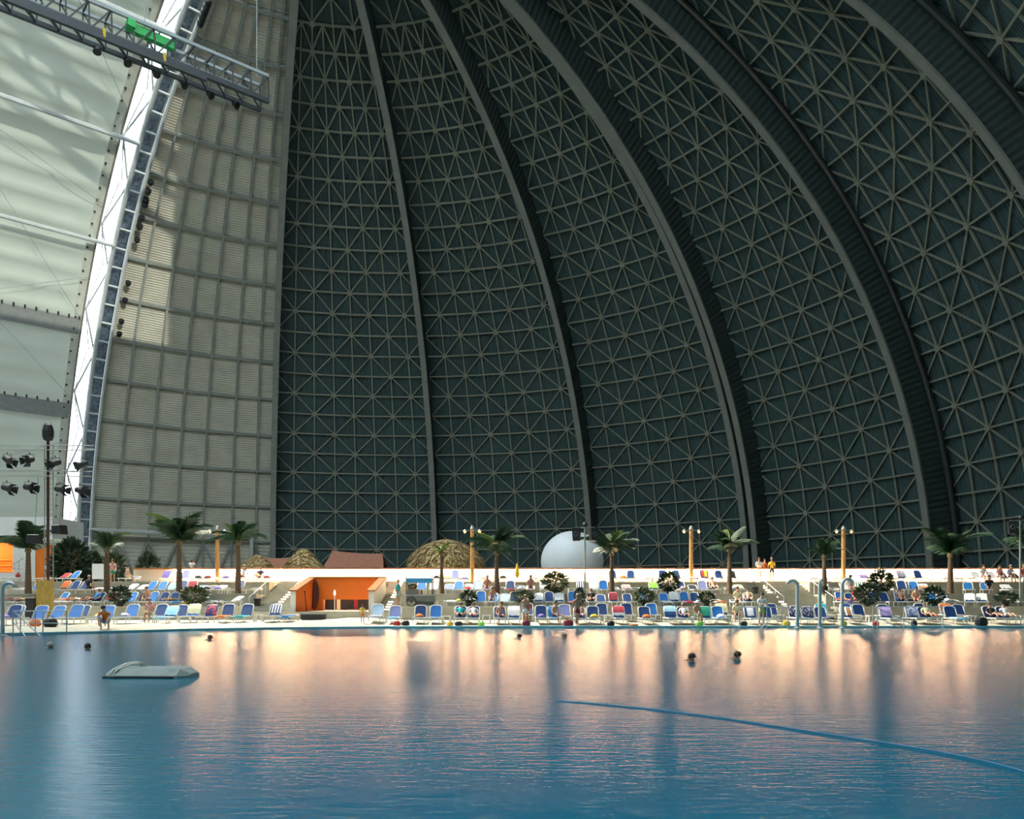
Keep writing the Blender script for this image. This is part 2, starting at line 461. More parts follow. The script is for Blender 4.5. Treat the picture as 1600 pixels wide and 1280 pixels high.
for i, e in enumerate(ELS):
    k.v += [tuple(vault(-4.55, e, -.05)), tuple(vault(-6.2, e, -.05))]
    if i: k.f.append((2*i-2, 2*i-1, 2*i+1, 2*i))
aput('clamp_band', k, mat('membrane_band', (.62, .62, .52), .7, .08, 1), cl)
k = MB(); k.tube([vault(-4.6, e, -.2) for e in ELS], .2, 6); aput('edge_tube', k, mat('brown_edge_tube', (.22, .20, .16), .5, .1, 1), cl)
for i in range(60):
    k = MB(); c = vault(-5.9, 3+i*1.3, -.2); k.box(c.x-.13, c.x+.13, c.y-.13, c.y+.13, c.z-.13, c.z+.13); aput('bolt', k, M_BLACK, cl)
tb = thing('trim_2', 'tubes and grey bands crossing the white membrane', 'trim', vault(-6, 0), kind='structure')
for e, r in ((54.5, .42), (43.2, .40), (66, .42)):
    k = MB(); k.tube([vault(-1.9, e, -1.6), vault(-45, e, -1.6)], r, 8); aput('cross_tube', k, M_ARCH, tb)
for e in (33.2, 23.4):
    k = MB()
    for i in range(5):
        ee = e-.9+i*.45; k.v += [tuple(vault(-4.9, ee, -.12)), tuple(vault(-45, ee, -.12))]
        if i: k.f.append((2*i-2, 2*i-1, 2*i+1, 2*i))
    aput('grey_band', k, mat('grey_band_sheet', (.30, .31, .29), .6, .1, 1), tb)
    for i in range(8):
        k = MB(); c = vault(-5.2-i*1.9, e+1.05, -.3); k.box(c.x-.12, c.x+.12, c.y-.12, c.y+.12, c.z-.3, c.z+.3); aput('stay', k, M_BLACK, tb)
for (y0, e0), (y1, e1) in (((-4.8, 57), (-30, 76)), ((-4.8, 47), (-30, 53)), ((-4.8, 34), (-30, 52)), ((-4.8, 39), (-30, 33)), ((-4.8, 25), (-30, 38)), ((-4.8, 20), (-30, 14))):
    k = MB(); n = 8; k.tube([vault(y0+(y1-y0)*t/n, e0+(e1-e0)*t/n, -.7) for t in range(n+1)], .05, 5); aput('stay_cable', k, M_FIXBAR, tb)

# arched roof trusses over the hall; the sun throws their shadow through the clear foil on the cloth
ELF = [i*3.0 for i in range(0, 61)]
ot = thing('roof_truss', 'arched lattice roof truss deeper in the hall', 'truss', vault(-44, 0), kind='structure')
for yl in (-44, -47):
    k = MB()
    for i in range(len(ELF)-1): k.beam(vault(yl, ELF[i], 4.5), vault(yl, ELF[i+1], 4.5), 2.0, .6)
    aput('truss_chord', k, M_ARCH, ot)
for i in range(0, 58, 2):
    k = MB(); k.beam(vault(-44, ELF[i], 4.5), vault(-47, ELF[i+1], 4.5), .4, .4); aput('truss_web', k, M_ARCH, ot)
ob = thing('shadow_lattice', 'slanting lattice added over the clear roof to throw a shadow on the membrane', 'lattice', vault(-20, 100), kind='structure')  # unseen lattice, added and slanted so its shadow bands cross the membrane
def slant(t, d): return vault(-46+48*t, 95.5+14.5*t+d+1.5*sin(t*3), 3.0)
for d, wd in ((0, 2.6), (3.1, 1.0), (6.4, 1.7)):
    k = MB()
    for i in range(12): k.beam(slant(i/12, d), slant((i+1)/12, d), .5, wd, (slant(i/12, d+1)-slant(i/12, d)))
    aput('shadow_beam', k, M_ARCH, ob)
for i in range(22):
    k = MB(); k.beam(slant(i/22, 0), slant((i+(1 if i % 2 else -.5))/22, 3.1), .35, .35); aput('shadow_web', k, M_ARCH, ob)
k = MB()
for i, e in enumerate([76+i*4 for i in range(27)]):
    k.v += [tuple(vault(-4.9, min(e, 180), .6)), tuple(vault(.3, min(e, 180), .6))]
    if i: k.f.append((2*i-2, 2*i-1, 2*i+1, 2*i))
tag(build('trim_8', k, M_CLAD), 'closing strip between dome and roof above the glazed gap', 'trim', kind='structure')

# ================================================================== GROUND, POOL, TERRACES
g = MB(); g.box(-190, 120, -130, 260, -1.2, -1.0)
tag(build('floor', g, mat('hall_ground', (.35, .33, .28), .9, .1, .2)), 'hall ground', 'floor', kind='structure')
EDGE = [(-60, 33), (-34, 34), (-23.1, 36.8), (-19.9, 39.0), (-16.7, 42.4), (-12.9, 44.4), (-7.2, 46.0), (0, 46.5), (12, 46.6), (44, 46.6)]
def edge_y(x):
    for (x0, y0), (x1, y1) in zip(EDGE, EDGE[1:]):
        if x0 <= x <= x1: return y0+(y1-y0)*(x-x0)/(x1-x0)
    return EDGE[-1][1]
mw = bpy.data.materials.new('pool_water'); mw.use_nodes = True; nt = mw.node_tree; nt.nodes.remove(nt.nodes['Principled BSDF'])
wd_ = nt.nodes.new('ShaderNodeBsdfDiffuse'); wd_.inputs[0].default_value = (.002, .19, .30, 1)
wg_ = nt.nodes.new('ShaderNodeBsdfGlossy'); wg_.distribution = 'BECKMANN'; wg_.inputs['Roughness'].default_value = .248
fr_ = nt.nodes.new('ShaderNodeFresnel'); fr_.inputs[0].default_value = 1.33; wm_ = nt.nodes.new('ShaderNodeMixShader')
nt.links.new(fr_.outputs[0], wm_.inputs[0]); nt.links.new(wd_.outputs[0], wm_.inputs[1]); nt.links.new(wg_.outputs[0], wm_.inputs[2]); nt.links.new(wm_.outputs[0], nt.nodes['Material Output'].inputs[0])
tc = nt.nodes.new('ShaderNodeTexCoord')
hs = []
for sc, st in (((1.1, 4.5, 1), .6), ((3.2, 13.0, 1), .4)):
    mp = nt.nodes.new('ShaderNodeMapping'); mp.inputs['Scale'].default_value = sc; nz = nt.nodes.new('ShaderNodeTexNoise'); nz.inputs['Scale'].default_value = 1.0; nz.inputs['Detail'].default_value = 3
    nt.links.new(tc.outputs['Object'], mp.inputs[0]); nt.links.new(mp.outputs[0], nz.inputs['Vector']); hs.append(nz)
ad = nt.nodes.new('ShaderNodeMath'); ad.operation = 'ADD'; nt.links.new(hs[0].outputs[0], ad.inputs[0]); nt.links.new(hs[1].outputs[0], ad.inputs[1])
bp = nt.nodes.new('ShaderNodeBump'); bp.inputs['Strength'].default_value = .11; bp.inputs['Distance'].default_value = .06
nt.links.new(ad.outputs[0], bp.inputs['Height']); nt.links.new(bp.outputs[0], wg_.inputs['Normal']); nt.links.new(bp.outputs[0], fr_.inputs['Normal'])
k = MB(); xs = [x for x, _ in EDGE]
for x, y in EDGE: k.v += [(x, -14, 0), (x, y, 0)]
for i in range(len(EDGE)-1): k.f.append((2*i, 2*i+2, 2*i+3, 2*i+1))
tag(build('pool_water', k, mw), 'blue green pool water with warm reflections', 'water', kind='stuff')
k = MB()
for i, (x, y) in enumerate(EDGE):
    k.v += [(x, y-.02, -.5), (x, y-.02, .10), (x, y+.42, .10), (x, y+.42, -.5)]
    if i: k.f += [((i-1)*4+j, (i-1)*4+j+1, i*4+j+1, i*4+j) for j in range(3)]
tag(build('trim_3', k, mat('pool_edge_blue', (.20, .40, .46), .5, .1, 3)), 'pale blue tiled rim along the pool', 'pool rim', kind='structure')
k = MB(); NX, NY = 150, 14
def sand_z(x, y):
    e = edge_y(x)+.42; t = max(0, min(1, (y-e)/3.0))
    return .09+.21*t+.05*sin(x*1.7+y)*t*(1-t)+.03*sin(x*4.1-y*2.3)*t+(.16*math.exp(-((x+9.6)/1.8)**2)*t)
for i in range(NX+1):
    x = -58+i*108/NX; e = edge_y(x)+.42
    for j in range(NY+1):
        y = e+(52.3-e)*j/NY; k.v.append((x, y, sand_z(x, y)))
for i in range(NX):
    for j in range(NY): k.f.append((i*(NY+1)+j, (i+1)*(NY+1)+j, (i+1)*(NY+1)+j+1, i*(NY+1)+j+1))
tag(build('sand_beach', k, M_SAND, smooth=True), 'pale sand strip between the pool and the terraces', 'sand', kind='stuff')

T1, T2, T3, TP = 1.12, 1.95, 2.80, 2.97
Y1, Y2, Y3, YP = 52.0, 55.0, 58.0, 61.4
STAIRS = [(-17.3, -14.3), (-9.15, -7.5), (17.9, 21.2)]
LAND = .83
ENT = (-14.3, -9.15)                  # entrance recess between the two left stairs
def spans(cuts, x0=-58, x1=62):
    s = []; x = x0
    for a, b_ in sorted(cuts): s.append((x, a)); x = b_
    return s+[(x, x1)]
cuts = STAIRS+[ENT]
tr_ = thing('floor_terraces', 'three stepped concrete terraces rising from the sand', 'terrace', (0, 52, 0), kind='structure')
def tput(name, mb, m=M_CONC):
    mb.v = [(a, b_-52, c) for a, b_, c in mb.v]; return build(name, mb, m, tr_)
for (ya, yb, z) in ((Y1, Y2, T1), (Y2, Y3, T2), (Y3, YP, T3)):
    for xa, xb in spans([(-17.3, -7.5), (17.9, 21.2)]):
        k = MB(); k.box(xa, xb, ya, yb, -.9, z); tput('terrace_step', k)
        k = MB(); k.box(xa, xb, ya-.05, ya+.3, z, z+.05); tput('step_edge', k, mat('pale_edge_slab', (.52, .50, .42), .8, .1, 2))
for si, (xa, xb) in enumerate(STAIRS):
    st = thing('trim_%d' % (4+si), ['concrete stair with a line of step lights left of the orange entrance', 'concrete stair with step lights between orange entrance and drinks cart', 'broad concrete stair with step lights leading to people on the promenade'][si], 'stair', ((xa+xb)/2, 53.4, LAND), kind='structure')
    n = 13; run = (YP-.2-53.6)/n; rise = (TP-LAND)/n
    for i in range(n):
        k = MB(); k.box(xa-(xa+xb)/2, xb-(xa+xb)/2, .2+i*run, YP-53.4, -1.6, rise*(i+1)); build('stair_step', k, M_CONC, st)
        lx = [xb-1.4, xb-.75, xa+.40][si]-(xa+xb)/2
        if i != (4 if si else 99):
            k = MB(); k.box(lx-.16, lx+.16, .2+i*run-.03, .2+i*run+.02, rise*(i+1)-.07, rise*(i+1)+.01); build('step_light', k, M_STEPL, st)
    for hx in ([xa-(xa+xb)/2] if si == 0 else [xb-(xa+xb)/2-.05] if si == 1 else [xa-(xa+xb)/2, xb-(xa+xb)/2]):
        if si == 1: continue
        zt = TP-LAND
        for i in range(0, n+1, 3):
            k = MB(); k.tube([(hx, .2+i*run, rise*i), (hx, .2+i*run, rise*i+.95)], .025, 6); build('rail_post', k, M_WHITE, st)
        k = MB(); k.tube([(hx, .2, .95), (hx, .2+n*run, zt+.95), (hx, .2+n*run+.5, zt+.95)], .028, 6); build('handrail', k, M_WHITE, st)
    k = MB(); k.box(xa-(xa+xb)/2, xb-(xa+xb)/2, -1.4, YP-53.4, -1.6, 0); build('landing', k, M_CONC, st)
k = MB(); k.box(-17.3, -7.5, 51.95, 53.0, -.8, LAND); tag(build('trim_7', k, M_CONC), 'low concrete wall under the orange entrance', 'wall', kind='structure')
k = MB(); k.box(-150, 110, YP, 215, TP-.25, TP); tag(build('floor_promenade', k, mat('promenade_paving', (.33, .30, .25), .9, .12, .6)), 'promenade paving behind the lit wall', 'floor', kind='structure')

# lit parapet with timber rail and a warm light line under it
WX0, WX1 = px(206, YP), 50
lw = thing('wall_promenade', 'cream parapet lit by a warm light line under a timber rail', 'wall', ((WX0+WX1)/2, YP+.2, TP), kind='structure')
cx = (WX0+WX1)/2; hwid = (WX1-WX0)/2
k = MB(); k.box(-hwid, hwid, .06, .22, -.2, .92); build('parapet', k, mat('cream_render', (.80, .74, .64), .8, .05, 1), lw)
n = 26; sw = 2*hwid/n
for i in range(n):
    k = MB(); k.box(-hwid+i*sw+.01, -hwid+(i+1)*sw-.01, -.30, .28, .93, 1.02); build('rail_board', k, M_WOODR, lw)
    k = MB(); k.box(-hwid+i*sw+.01, -hwid+(i+1)*sw-.01, -.30, -.26, .90, .93); build('rail_apron', k, M_WOODR, lw)
    if i: k = MB(); k.beam((-hwid+i*sw, -.2, .9), (-hwid+i*sw, .1, .72), .06, .06); build('rail_bracket', k, M_WOODR, lw)
    if i > 0:
        k = MB(); k.box(-hwid+i*sw+.06, -hwid+(i+1)*sw-.06, -.25, .0, .885, .92); build('light_tube', k, M_WARM, lw)
# ================================================================== PEOPLE
def skinned(edges, pos, rad, root, sub=1):
    names = list(pos); idx = {n: i for i, n in enumerate(names)}
    me = bpy.data.meshes.new('fig'); me.from_pydata([pos[n] for n in names], [(idx[a], idx[b]) for a, b in edges], []); me.update()
    o = bpy.data.objects.new('fig', me); COL.objects.link(o)
    m = o.modifiers.new('s', 'SKIN'); m.use_smooth_shade = True; m.branch_smoothing = .6
    for n in names:
        sv = me.skin_vertices[0].data[idx[n]]; r = rad[n]; sv.radius = r if isinstance(r, tuple) else (r, r); sv.use_root = (n == root)
    if sub: o.modifiers.new('u', 'SUBSURF').levels = sub
    dg = bpy.context.evaluated_depsgraph_get()
    out = bpy.data.meshes.new_from_object(o.evaluated_get(dg))
    bpy.data.objects.remove(o); out.materials.clear()
    return out
def V(*a): return Vector(a)
def figure(pelvis, lean, headfwd, arms, legs):
    """joint positions; the figure faces -Y. lean: chest offset from pelvis; arms/legs: (elbow, wrist) / (knee, ankle) per side as absolute points"""
    P = {}; p = V(*pelvis); ch = p+V(*lean)
    P['pelvis'] = p; P['waist'] = p.lerp(ch, .45); P['chest'] = ch
    up = V(*lean).normalized()
    hd = (up+V(*headfwd)).normalized()
    P['neck'] = ch+up*.16; P['skull'] = P['neck']+hd*.13; P['crown'] = P['neck']+hd*.23
    face = V(0, -1, 0)-hd*V(0, -1, 0).dot(hd); face.normalize() if face.length > .01 else None
    P['nose'] = P['neck']+hd*.115+face*.095
    for s, nm in ((-1, 'r'), (1, 'l')):
        P['sh'+nm] = ch+V(.175*s, 0, 0)+up*.06
        el, wr = arms[0 if s < 0 else 1]
        P['el'+nm], P['wr'+nm] = V(*el), V(*wr)
        d = (P['wr'+nm]-P['el'+nm]).normalized(); side = V(s, 0, 0)-d*d.x*s
        side = side.normalized() if side.length > .1 else V(0, 1, 0)
        P['pa'+nm] = P['wr'+nm]+d*.075
        curl = d.cross(side).normalized()*s
        for f in range(4):
            b = P['pa'+nm]+side*(.026*(f-1.5)); L = (.062, .078, .074, .055)[f]
            P['f%da%s' % (f, nm)] = b+d*L*.5; P['f%db%s' % (f, nm)] = b+d*L-curl*.012
        P['tha'+nm] = P['wr'+nm]+d*.035-side*.038*s; P['thb'+nm] = P['wr'+nm]+d*.075-side*.055*s
        kn, an = legs[0 if s < 0 else 1]
        P['hp'+nm] = p+V(.095*s, 0, -.03 if abs(up.z) > .5 else 0); P['kn'+nm] = V(*kn); P['an'+nm] = V(*an)
        dd = (P['an'+nm]-P['kn'+nm]).normalized()
        fw = V(0, -1, 0)-dd*V(0, -1, 0).dot(dd)
        fw = fw.normalized() if fw.length > .35 else V(0, 0, 1)
        P['to'+nm] = P['an'+nm]+fw*.17+dd*.045
    return P
RAD = dict(pelvis=(.145, .105), waist=(.135, .095), chest=(.155, .105), neck=.055, skull=(.082, .098), crown=.062, nose=.016)
for nm in 'rl':
    RAD.update({'sh'+nm: .062, 'el'+nm: .042, 'wr'+nm: .028, 'pa'+nm: (.040, .018), 'hp'+nm: .092, 'kn'+nm: .056, 'an'+nm: .037, 'to'+nm: .033, 'tha'+nm: .010, 'thb'+nm: .009})
    for f in range(4): RAD['f%da%s' % (f, nm)] = .009; RAD['f%db%s' % (f, nm)] = .008
def body_edges():
    E = [('pelvis', 'waist'), ('waist', 'chest'), ('chest', 'neck'), ('neck', 'skull'), ('skull', 'crown'), ('skull', 'nose')]
    for n in 'rl':
        E += [('chest', 'sh'+n), ('sh'+n, 'el'+n), ('el'+n, 'wr'+n), ('wr'+n, 'pa'+n), ('wr'+n, 'tha'+n), ('tha'+n, 'thb'+n), ('pelvis', 'hp'+n), ('hp'+n, 'kn'+n), ('kn'+n, 'an'+n), ('an'+n, 'to'+n)]
        for f in range(4): E += [('pa'+n, 'f%da%s' % (f, n)), ('f%da%s' % (f, n), 'f%db%s' % (f, n))]
    return E
POSE = {}
SH = .40
POSE['stand'] = figure((0, 0, .94), (0, .0, .42), (0, -.12, 0), (((-.26, .02, 1.10), (-.24, -.06, .86)), ((.26, .02, 1.10), (.25, -.05, .86))), (((-.10, -.02, .50), (-.11, .02, .08)), ((.10, -.02, .50), (.11, .02, .08))))
POSE['fold'] = figure((0, 0, .94), (0, -.02, .42), (0, -.30, 0), (((-.28, -.10, 1.14), (-.06, -.30, 1.16)), ((.28, -.10, 1.14), (.06, -.31, 1.13))), (((-.11, -.02, .50), (-.13, .02, .08)), ((.11, -.02, .50), (.13, .02, .08))))
POSE['walk'] = figure((0, 0, .93), (0, -.03, .42), (0, -.12, 0), (((-.25, .14, 1.12), (-.24, .10, .88)), ((.25, -.10, 1.12), (.24, -.28, .95))), (((-.09, -.16, .52), (-.09, -.12, .09)), ((.09, .04, .50), (.09, .28, .12))))
POSE['stoop'] = figure((0, .10, .84), (0, -.34, .26), (0, -.35, 0), (((-.24, -.40, .82), (-.18, -.52, .58)), ((.24, -.40, .82), (.18, -.52, .58))), (((-.12, -.06, .46), (-.12, .06, .08)), ((.12, -.06, .46), (.12, .06, .08))))
POSE['crouch'] = figure((0, .12, .34), (0, -.26, .34), (0, -.35, 0), (((-.22, -.32, .48), (-.14, -.46, .26)), ((.22, -.32, .48), (.14, -.46, .26))), (((-.17, -.32, .48), (-.15, -.10, .08)), ((.17, -.32, .48), (.15, -.10, .08))))
POSE['sit'] = figure((0, .05, SH+.11), (0, -.06, .42), (0, -.2, 0), (((-.25, -.06, SH+.28), (-.14, -.30, SH+.18)), ((.25, -.06, SH+.28), (.14, -.30, SH+.18))), (((-.12, -.38, SH+.10), (-.13, -.42, .09)), ((.12, -.38, SH+.10), (.13, -.42, .09))))
POSE['side'] = figure((0, .02, SH+.11), (.06, .02, .42), (0, -.2, 0), (((-.22, -.08, SH+.26), (-.10, -.28, SH+.14)), ((.30, .10, SH+.28), (.34, .12, SH+.06))), (((-.06, -.36, SH+.22), (-.04, -.52, .10)), ((.20, -.34, SH+.14), (.30, -.60, SH+.05))))
POSE['recline'] = figure((0, .12, SH+.10), (0, .27, .34), (0, -.55, .1), (((-.28, .26, SH+.24), (-.20, .02, SH+.14)), ((.28, .26, SH+.24), (.20, .02, SH+.14))), (((-.12, -.33, SH+.26), (-.14, -.68, SH+.06)), ((.12, -.33, SH+.22), (.14, -.70, SH+.06))))
POSE['lie'] = figure((0, .0, SH+.10), (0, .43, .03), (0, -.1, .25), (((-.27, .25, SH+.08), (-.24, -.02, SH+.06)), ((.27, .25, SH+.08), (.24, -.02, SH+.06))), (((-.11, -.42, SH+.16), (-.12, -.84, SH+.05)), ((.11, -.44, SH+.09), (.12, -.86, SH+.05))))
POSE['swim'] = figure((0, .34, -.12), (0, -.40, .10), (0, -.1, .75), (((-.34, -.26, .02), (-.30, -.50, .0)), ((.34, -.20, -.06), (.38, .05, -.12))), (((-.11, .76, -.16), (-.12, 1.14, -.18)), ((.11, .76, -.20), (.12, 1.14, -.14))))
PMESH = {}
for nm, P in POSE.items():
    d = {'body': skinned(body_edges(), P, RAD, 'pelvis')}
    sh = {k: P[k].copy() for k in ('pelvis', 'waist', 'chest', 'shr', 'shl', 'elr', 'ell')}
    sh['neckb'] = P['chest'].lerp(P['neck'], .45)
    for n in 'rl': sh['el'+n] = P['sh'+n].lerp(P['el'+n], .72)
    d['shirt'] = skinned([('pelvis', 'waist'), ('waist', 'chest'), ('chest', 'neckb'), ('chest', 'shr'), ('chest', 'shl'), ('shr', 'elr'), ('shl', 'ell')], sh,
                         dict(pelvis=(.165, .125), waist=(.158, .118), chest=(.176, .126), neckb=.075, shr=.085, shl=.085, elr=.066, ell=.066), 'pelvis')
    so = {k: P[k].copy() for k in ('pelvis', 'hpr', 'hpl')}; so['top'] = P['pelvis'].lerp(P['waist'], .5)
    for n in 'rl': so['kn'+n] = P['hp'+n].lerp(P['kn'+n], .62)
    d['shorts'] = skinned([('pelvis', 'top'), ('pelvis', 'hpr'), ('pelvis', 'hpl'), ('hpr', 'knr'), ('hpl', 'knl')], so,
                          dict(pelvis=(.162, .122), top=(.150, .112), hpr=.110, hpl=.110, knr=.090, knl=.090), 'pelvis')
    hd = (P['crown']-P['neck']).normalized(); q = V(0, 0, 1).rotation_difference(hd).to_matrix()
    face = (P['nose']-(P['neck']+hd*.115)).normalized()
    hb = MB(); bm_ = []
    hb.ball((0, 0, 0), .101, .112, .105, 12, 8); c = P['skull']+hd*.042-face*.022
    hb.v = [tuple(c+q @ V(*v)) for v in hb.v]
    keep = [f for f in hb.f if sum(((Vector(hb.v[i])-P['skull']).dot(face) < .045 or (Vector(hb.v[i])-P['skull']).dot(hd) > .045) for i in f) == len(f)]
    hb.f = keep; d['hair'] = hb.mesh('hair', True)
    eb = MB(); sx = hd.cross(face).normalized()
    for s in (-1, 1): eb.ball(P['skull']+face*.088+sx*.033*s+hd*.005, .012, n=6, m=4)
    d['eyes'] = eb.mesh('eyes')
    mo = MB(); mo.ball(P['skull']+face*.088-hd*.058, .022, .010, .007, 6, 4); d['mouth'] = mo.mesh('mouth')
    er = MB()
    for s in (-1, 1): er.ball(P['skull']+sx*.088*s-hd*.005, .012, .024, .032, 6, 5)
    d['ears'] = er.mesh('ears')
    PMESH[nm] = d
M_LIP = mat('lips', (.42, .14, .11), .5, 0)
pcount = [0]
def person(pose, loc, rot, label, shirt=None, shorts=None, scale=1.0, skin=None, hair=None, group=None, hat=None):
    i = pcount[0]; pcount[0] += 1
    t = thing('person', label, 'person', loc, rot, group, scale); d = PMESH[pose]
    sk = SKINS[(i if skin is None else skin) % 4]
    link('body', d['body'], sk, t); link('hair', d['hair'], HAIRS[(i*3+1 if hair is None else hair) % 4], t)
    link('eyes', d['eyes'], M_EYE, t); link('mouth', d['mouth'], M_LIP, t); link('ears', d['ears'], sk, t)
    if shirt: link('shirt', d['shirt'], shirt, t)
    link('shorts', d['shorts'], shorts or M_NAVY, t)
    if hat:
        P = POSE[pose]; k = MB(); k.lathe([(.22, -.02), (.21, 0), (.115, .01), (.105, .10), (.06, .125)], 14, P['crown']-V(0, 0, .06)); build('sun_hat', k, hat, t)
    return t

# ================================================================== SUN LOUNGERS, TABLES, TOWELS
def lounger_meshes(wd, ang):
    h = wd/2; d = {}
    k = MB()
    for s in (-1, 1): k.beam((s*(h-.03), -.95, .34), (s*(h-.03), .95, .34), .06, .06)
    k.beam((-h, -.93, .34), (h, -.93, .34), .06, .06); k.beam((-h, .93, .34), (h, .93, .34), .05, .05); d['frame'] = k.mesh('frame')
    k = MB(); n = 6
    ys = [-.90+1.22*i/n for i in range(n+1)]
    for i, y in enumerate(ys):
        z = .375-.025*sin(pi*i/n); k.v += [(-h+.07, y, z), (h-.07, y, z), (h-.07, y, z-.02), (-h+.07, y, z-.02)]
        if i: k.f += [((i-1)*4+j, (i-1)*4+(j+1) % 4, i*4+(j+1) % 4, i*4+j) for j in range(4)]
    k.f += [(0, 1, 2, 3), (n*4+3, n*4+2, n*4+1, n*4)]; d['seat'] = k.mesh('seat', True)
    a = R_(ang); hy, hz = .33, .38; L = .74
    def bp_(x, t, off): return (x, hy+t*cos(a)-off*sin(a), hz+t*sin(a)+off*cos(a))
    prof = [(-h+.07, 0), (-h+.07, L*.55), (-h+.08, L*.86), (-h+.15, L*.96), (-h+.24, L), (h-.24, L), (h-.15, L*.96), (h-.08, L*.86), (h-.07, L*.55), (h-.07, 0)]
    k = MB(); n = len(prof)
    k.add([bp_(x, t, .0) for x, t in prof]+[bp_(x, t, -.025) for x, t in prof], [tuple(range(n))[::-1], tuple(range(n, 2*n))]+[(i, (i+1) % n, n+(i+1) % n, n+i) for i in range(n)])
    d['backrest'] = k.mesh('backrest')
    k = MB(); k.tube([bp_(x*(h-.02)/(h-.07), t+.02*(t > .5), -.01) for x, t in prof], .034, 6); d['back_frame'] = k.mesh('back_frame', True)
    for i, x in enumerate((-h+.08, h-.08)): k = MB(); k.beam((x, .62, .34), bp_(x, .45, -.04), .03, .03); d['prop%d' % i] = k.mesh('back_prop')
    for nm, (x, y) in (('leg0', (-h+.04, -.82)), ('leg1', (h-.04, -.82)), ('leg2', (-h+.04, .80)), ('leg3', (h-.04, .80))):
        k = MB(); k.tube([(x, y, .35), (x, y+.03, 0)], .026, 6); d[nm] = k.mesh('leg')
    # cloth shapes lying on this lounger
    k = MB(); m = 7; rows = [(.10, .02), (L*.5, .022), (L*.98, .024), (L*1.03, -.01), (L*.99, -.06), (L*.6, -.07)]
    for i, (t, off) in enumerate(rows):
        for j in range(m):
            x = -h+.03+(wd-.06)*j/(m-1); k.v.append(bp_(x, t+.012*sin(j*2.1), off+.012*sin(j*1.9+i)))
    for i in range(len(rows)-1):
        for j in range(m-1): k.f.append((i*m+j, i*m+j+1, (i+1)*m+j+1, (i+1)*m+j))
    d['towel_back'] = k.mesh('towel', True)
    k = MB(); rows = [-.98, -.96, -.7, -.4, -.1, .2]
    for i, y in enumerate(rows):
        for j in range(m):
            x = -h-.01+(wd+.02)*j/(m-1); z = .395+.012*sin(j*2.3+i*1.7)-(.13 if i == 0 else 0)-(.08 if j in (0, m-1) else 0); k.v.append((x, y+.02*sin(j*1.3), z))
    for i in range(len(rows)-1):
        for j in range(m-1): k.f.append((i*m+j, i*m+j+1, (i+1)*m+j+1, (i+1)*m+j))
    d['towel_seat'] = k.mesh('towel', True)
    r2 = random.Random(int(ang*10)); k = MB(); nn = 11; mm_ = 6
    for i in range(mm_):
        ph = pi*.5*i/(mm_-1)
        for j in range(nn):
            th = 2*pi*j/nn; rr = (.25+.06*r2.random())*cos(ph*.98)+.01
            k.v.append((rr*cos(th)*.9, -.25+rr*sin(th), .385+.17*sin(ph)*(.8+.4*r2.random())))
    for i in range(mm_-1):
        for j in range(nn): k.f.append((i*nn+j, i*nn+(j+1) % nn, (i+1)*nn+(j+1) % nn, (i+1)*nn+j))
    k.f.append(tuple(range((mm_-1)*nn, mm_*nn))); k.f.append(tuple(range(nn))[::-1]); d['towel_heap'] = k.mesh('towel', True)
    return d
LM = {}
def lmesh(wd, ang):
    if (wd, ang) not in LM: LM[(wd, ang)] = lounger_meshes(wd, ang)
    return LM[(wd, ang)]
KIND = {'n': ('navy', M_NAVY), 'g': ('bright blue', M_BLUE), 'w': ('white', mat('white_sling', (.72, .72, .72), .6, .05, 5)), 'l': ('lilac blue', mat('lilac_sling', (.22, .25, .50), .6, .1, 5)), 'd': ('dark', mat('dark_sling', (.03, .035, .05), .6, .1, 5)), 'p': ('pale blue', mat('pale_blue_sling', (.42, .58, .74), .6, .1, 5))}
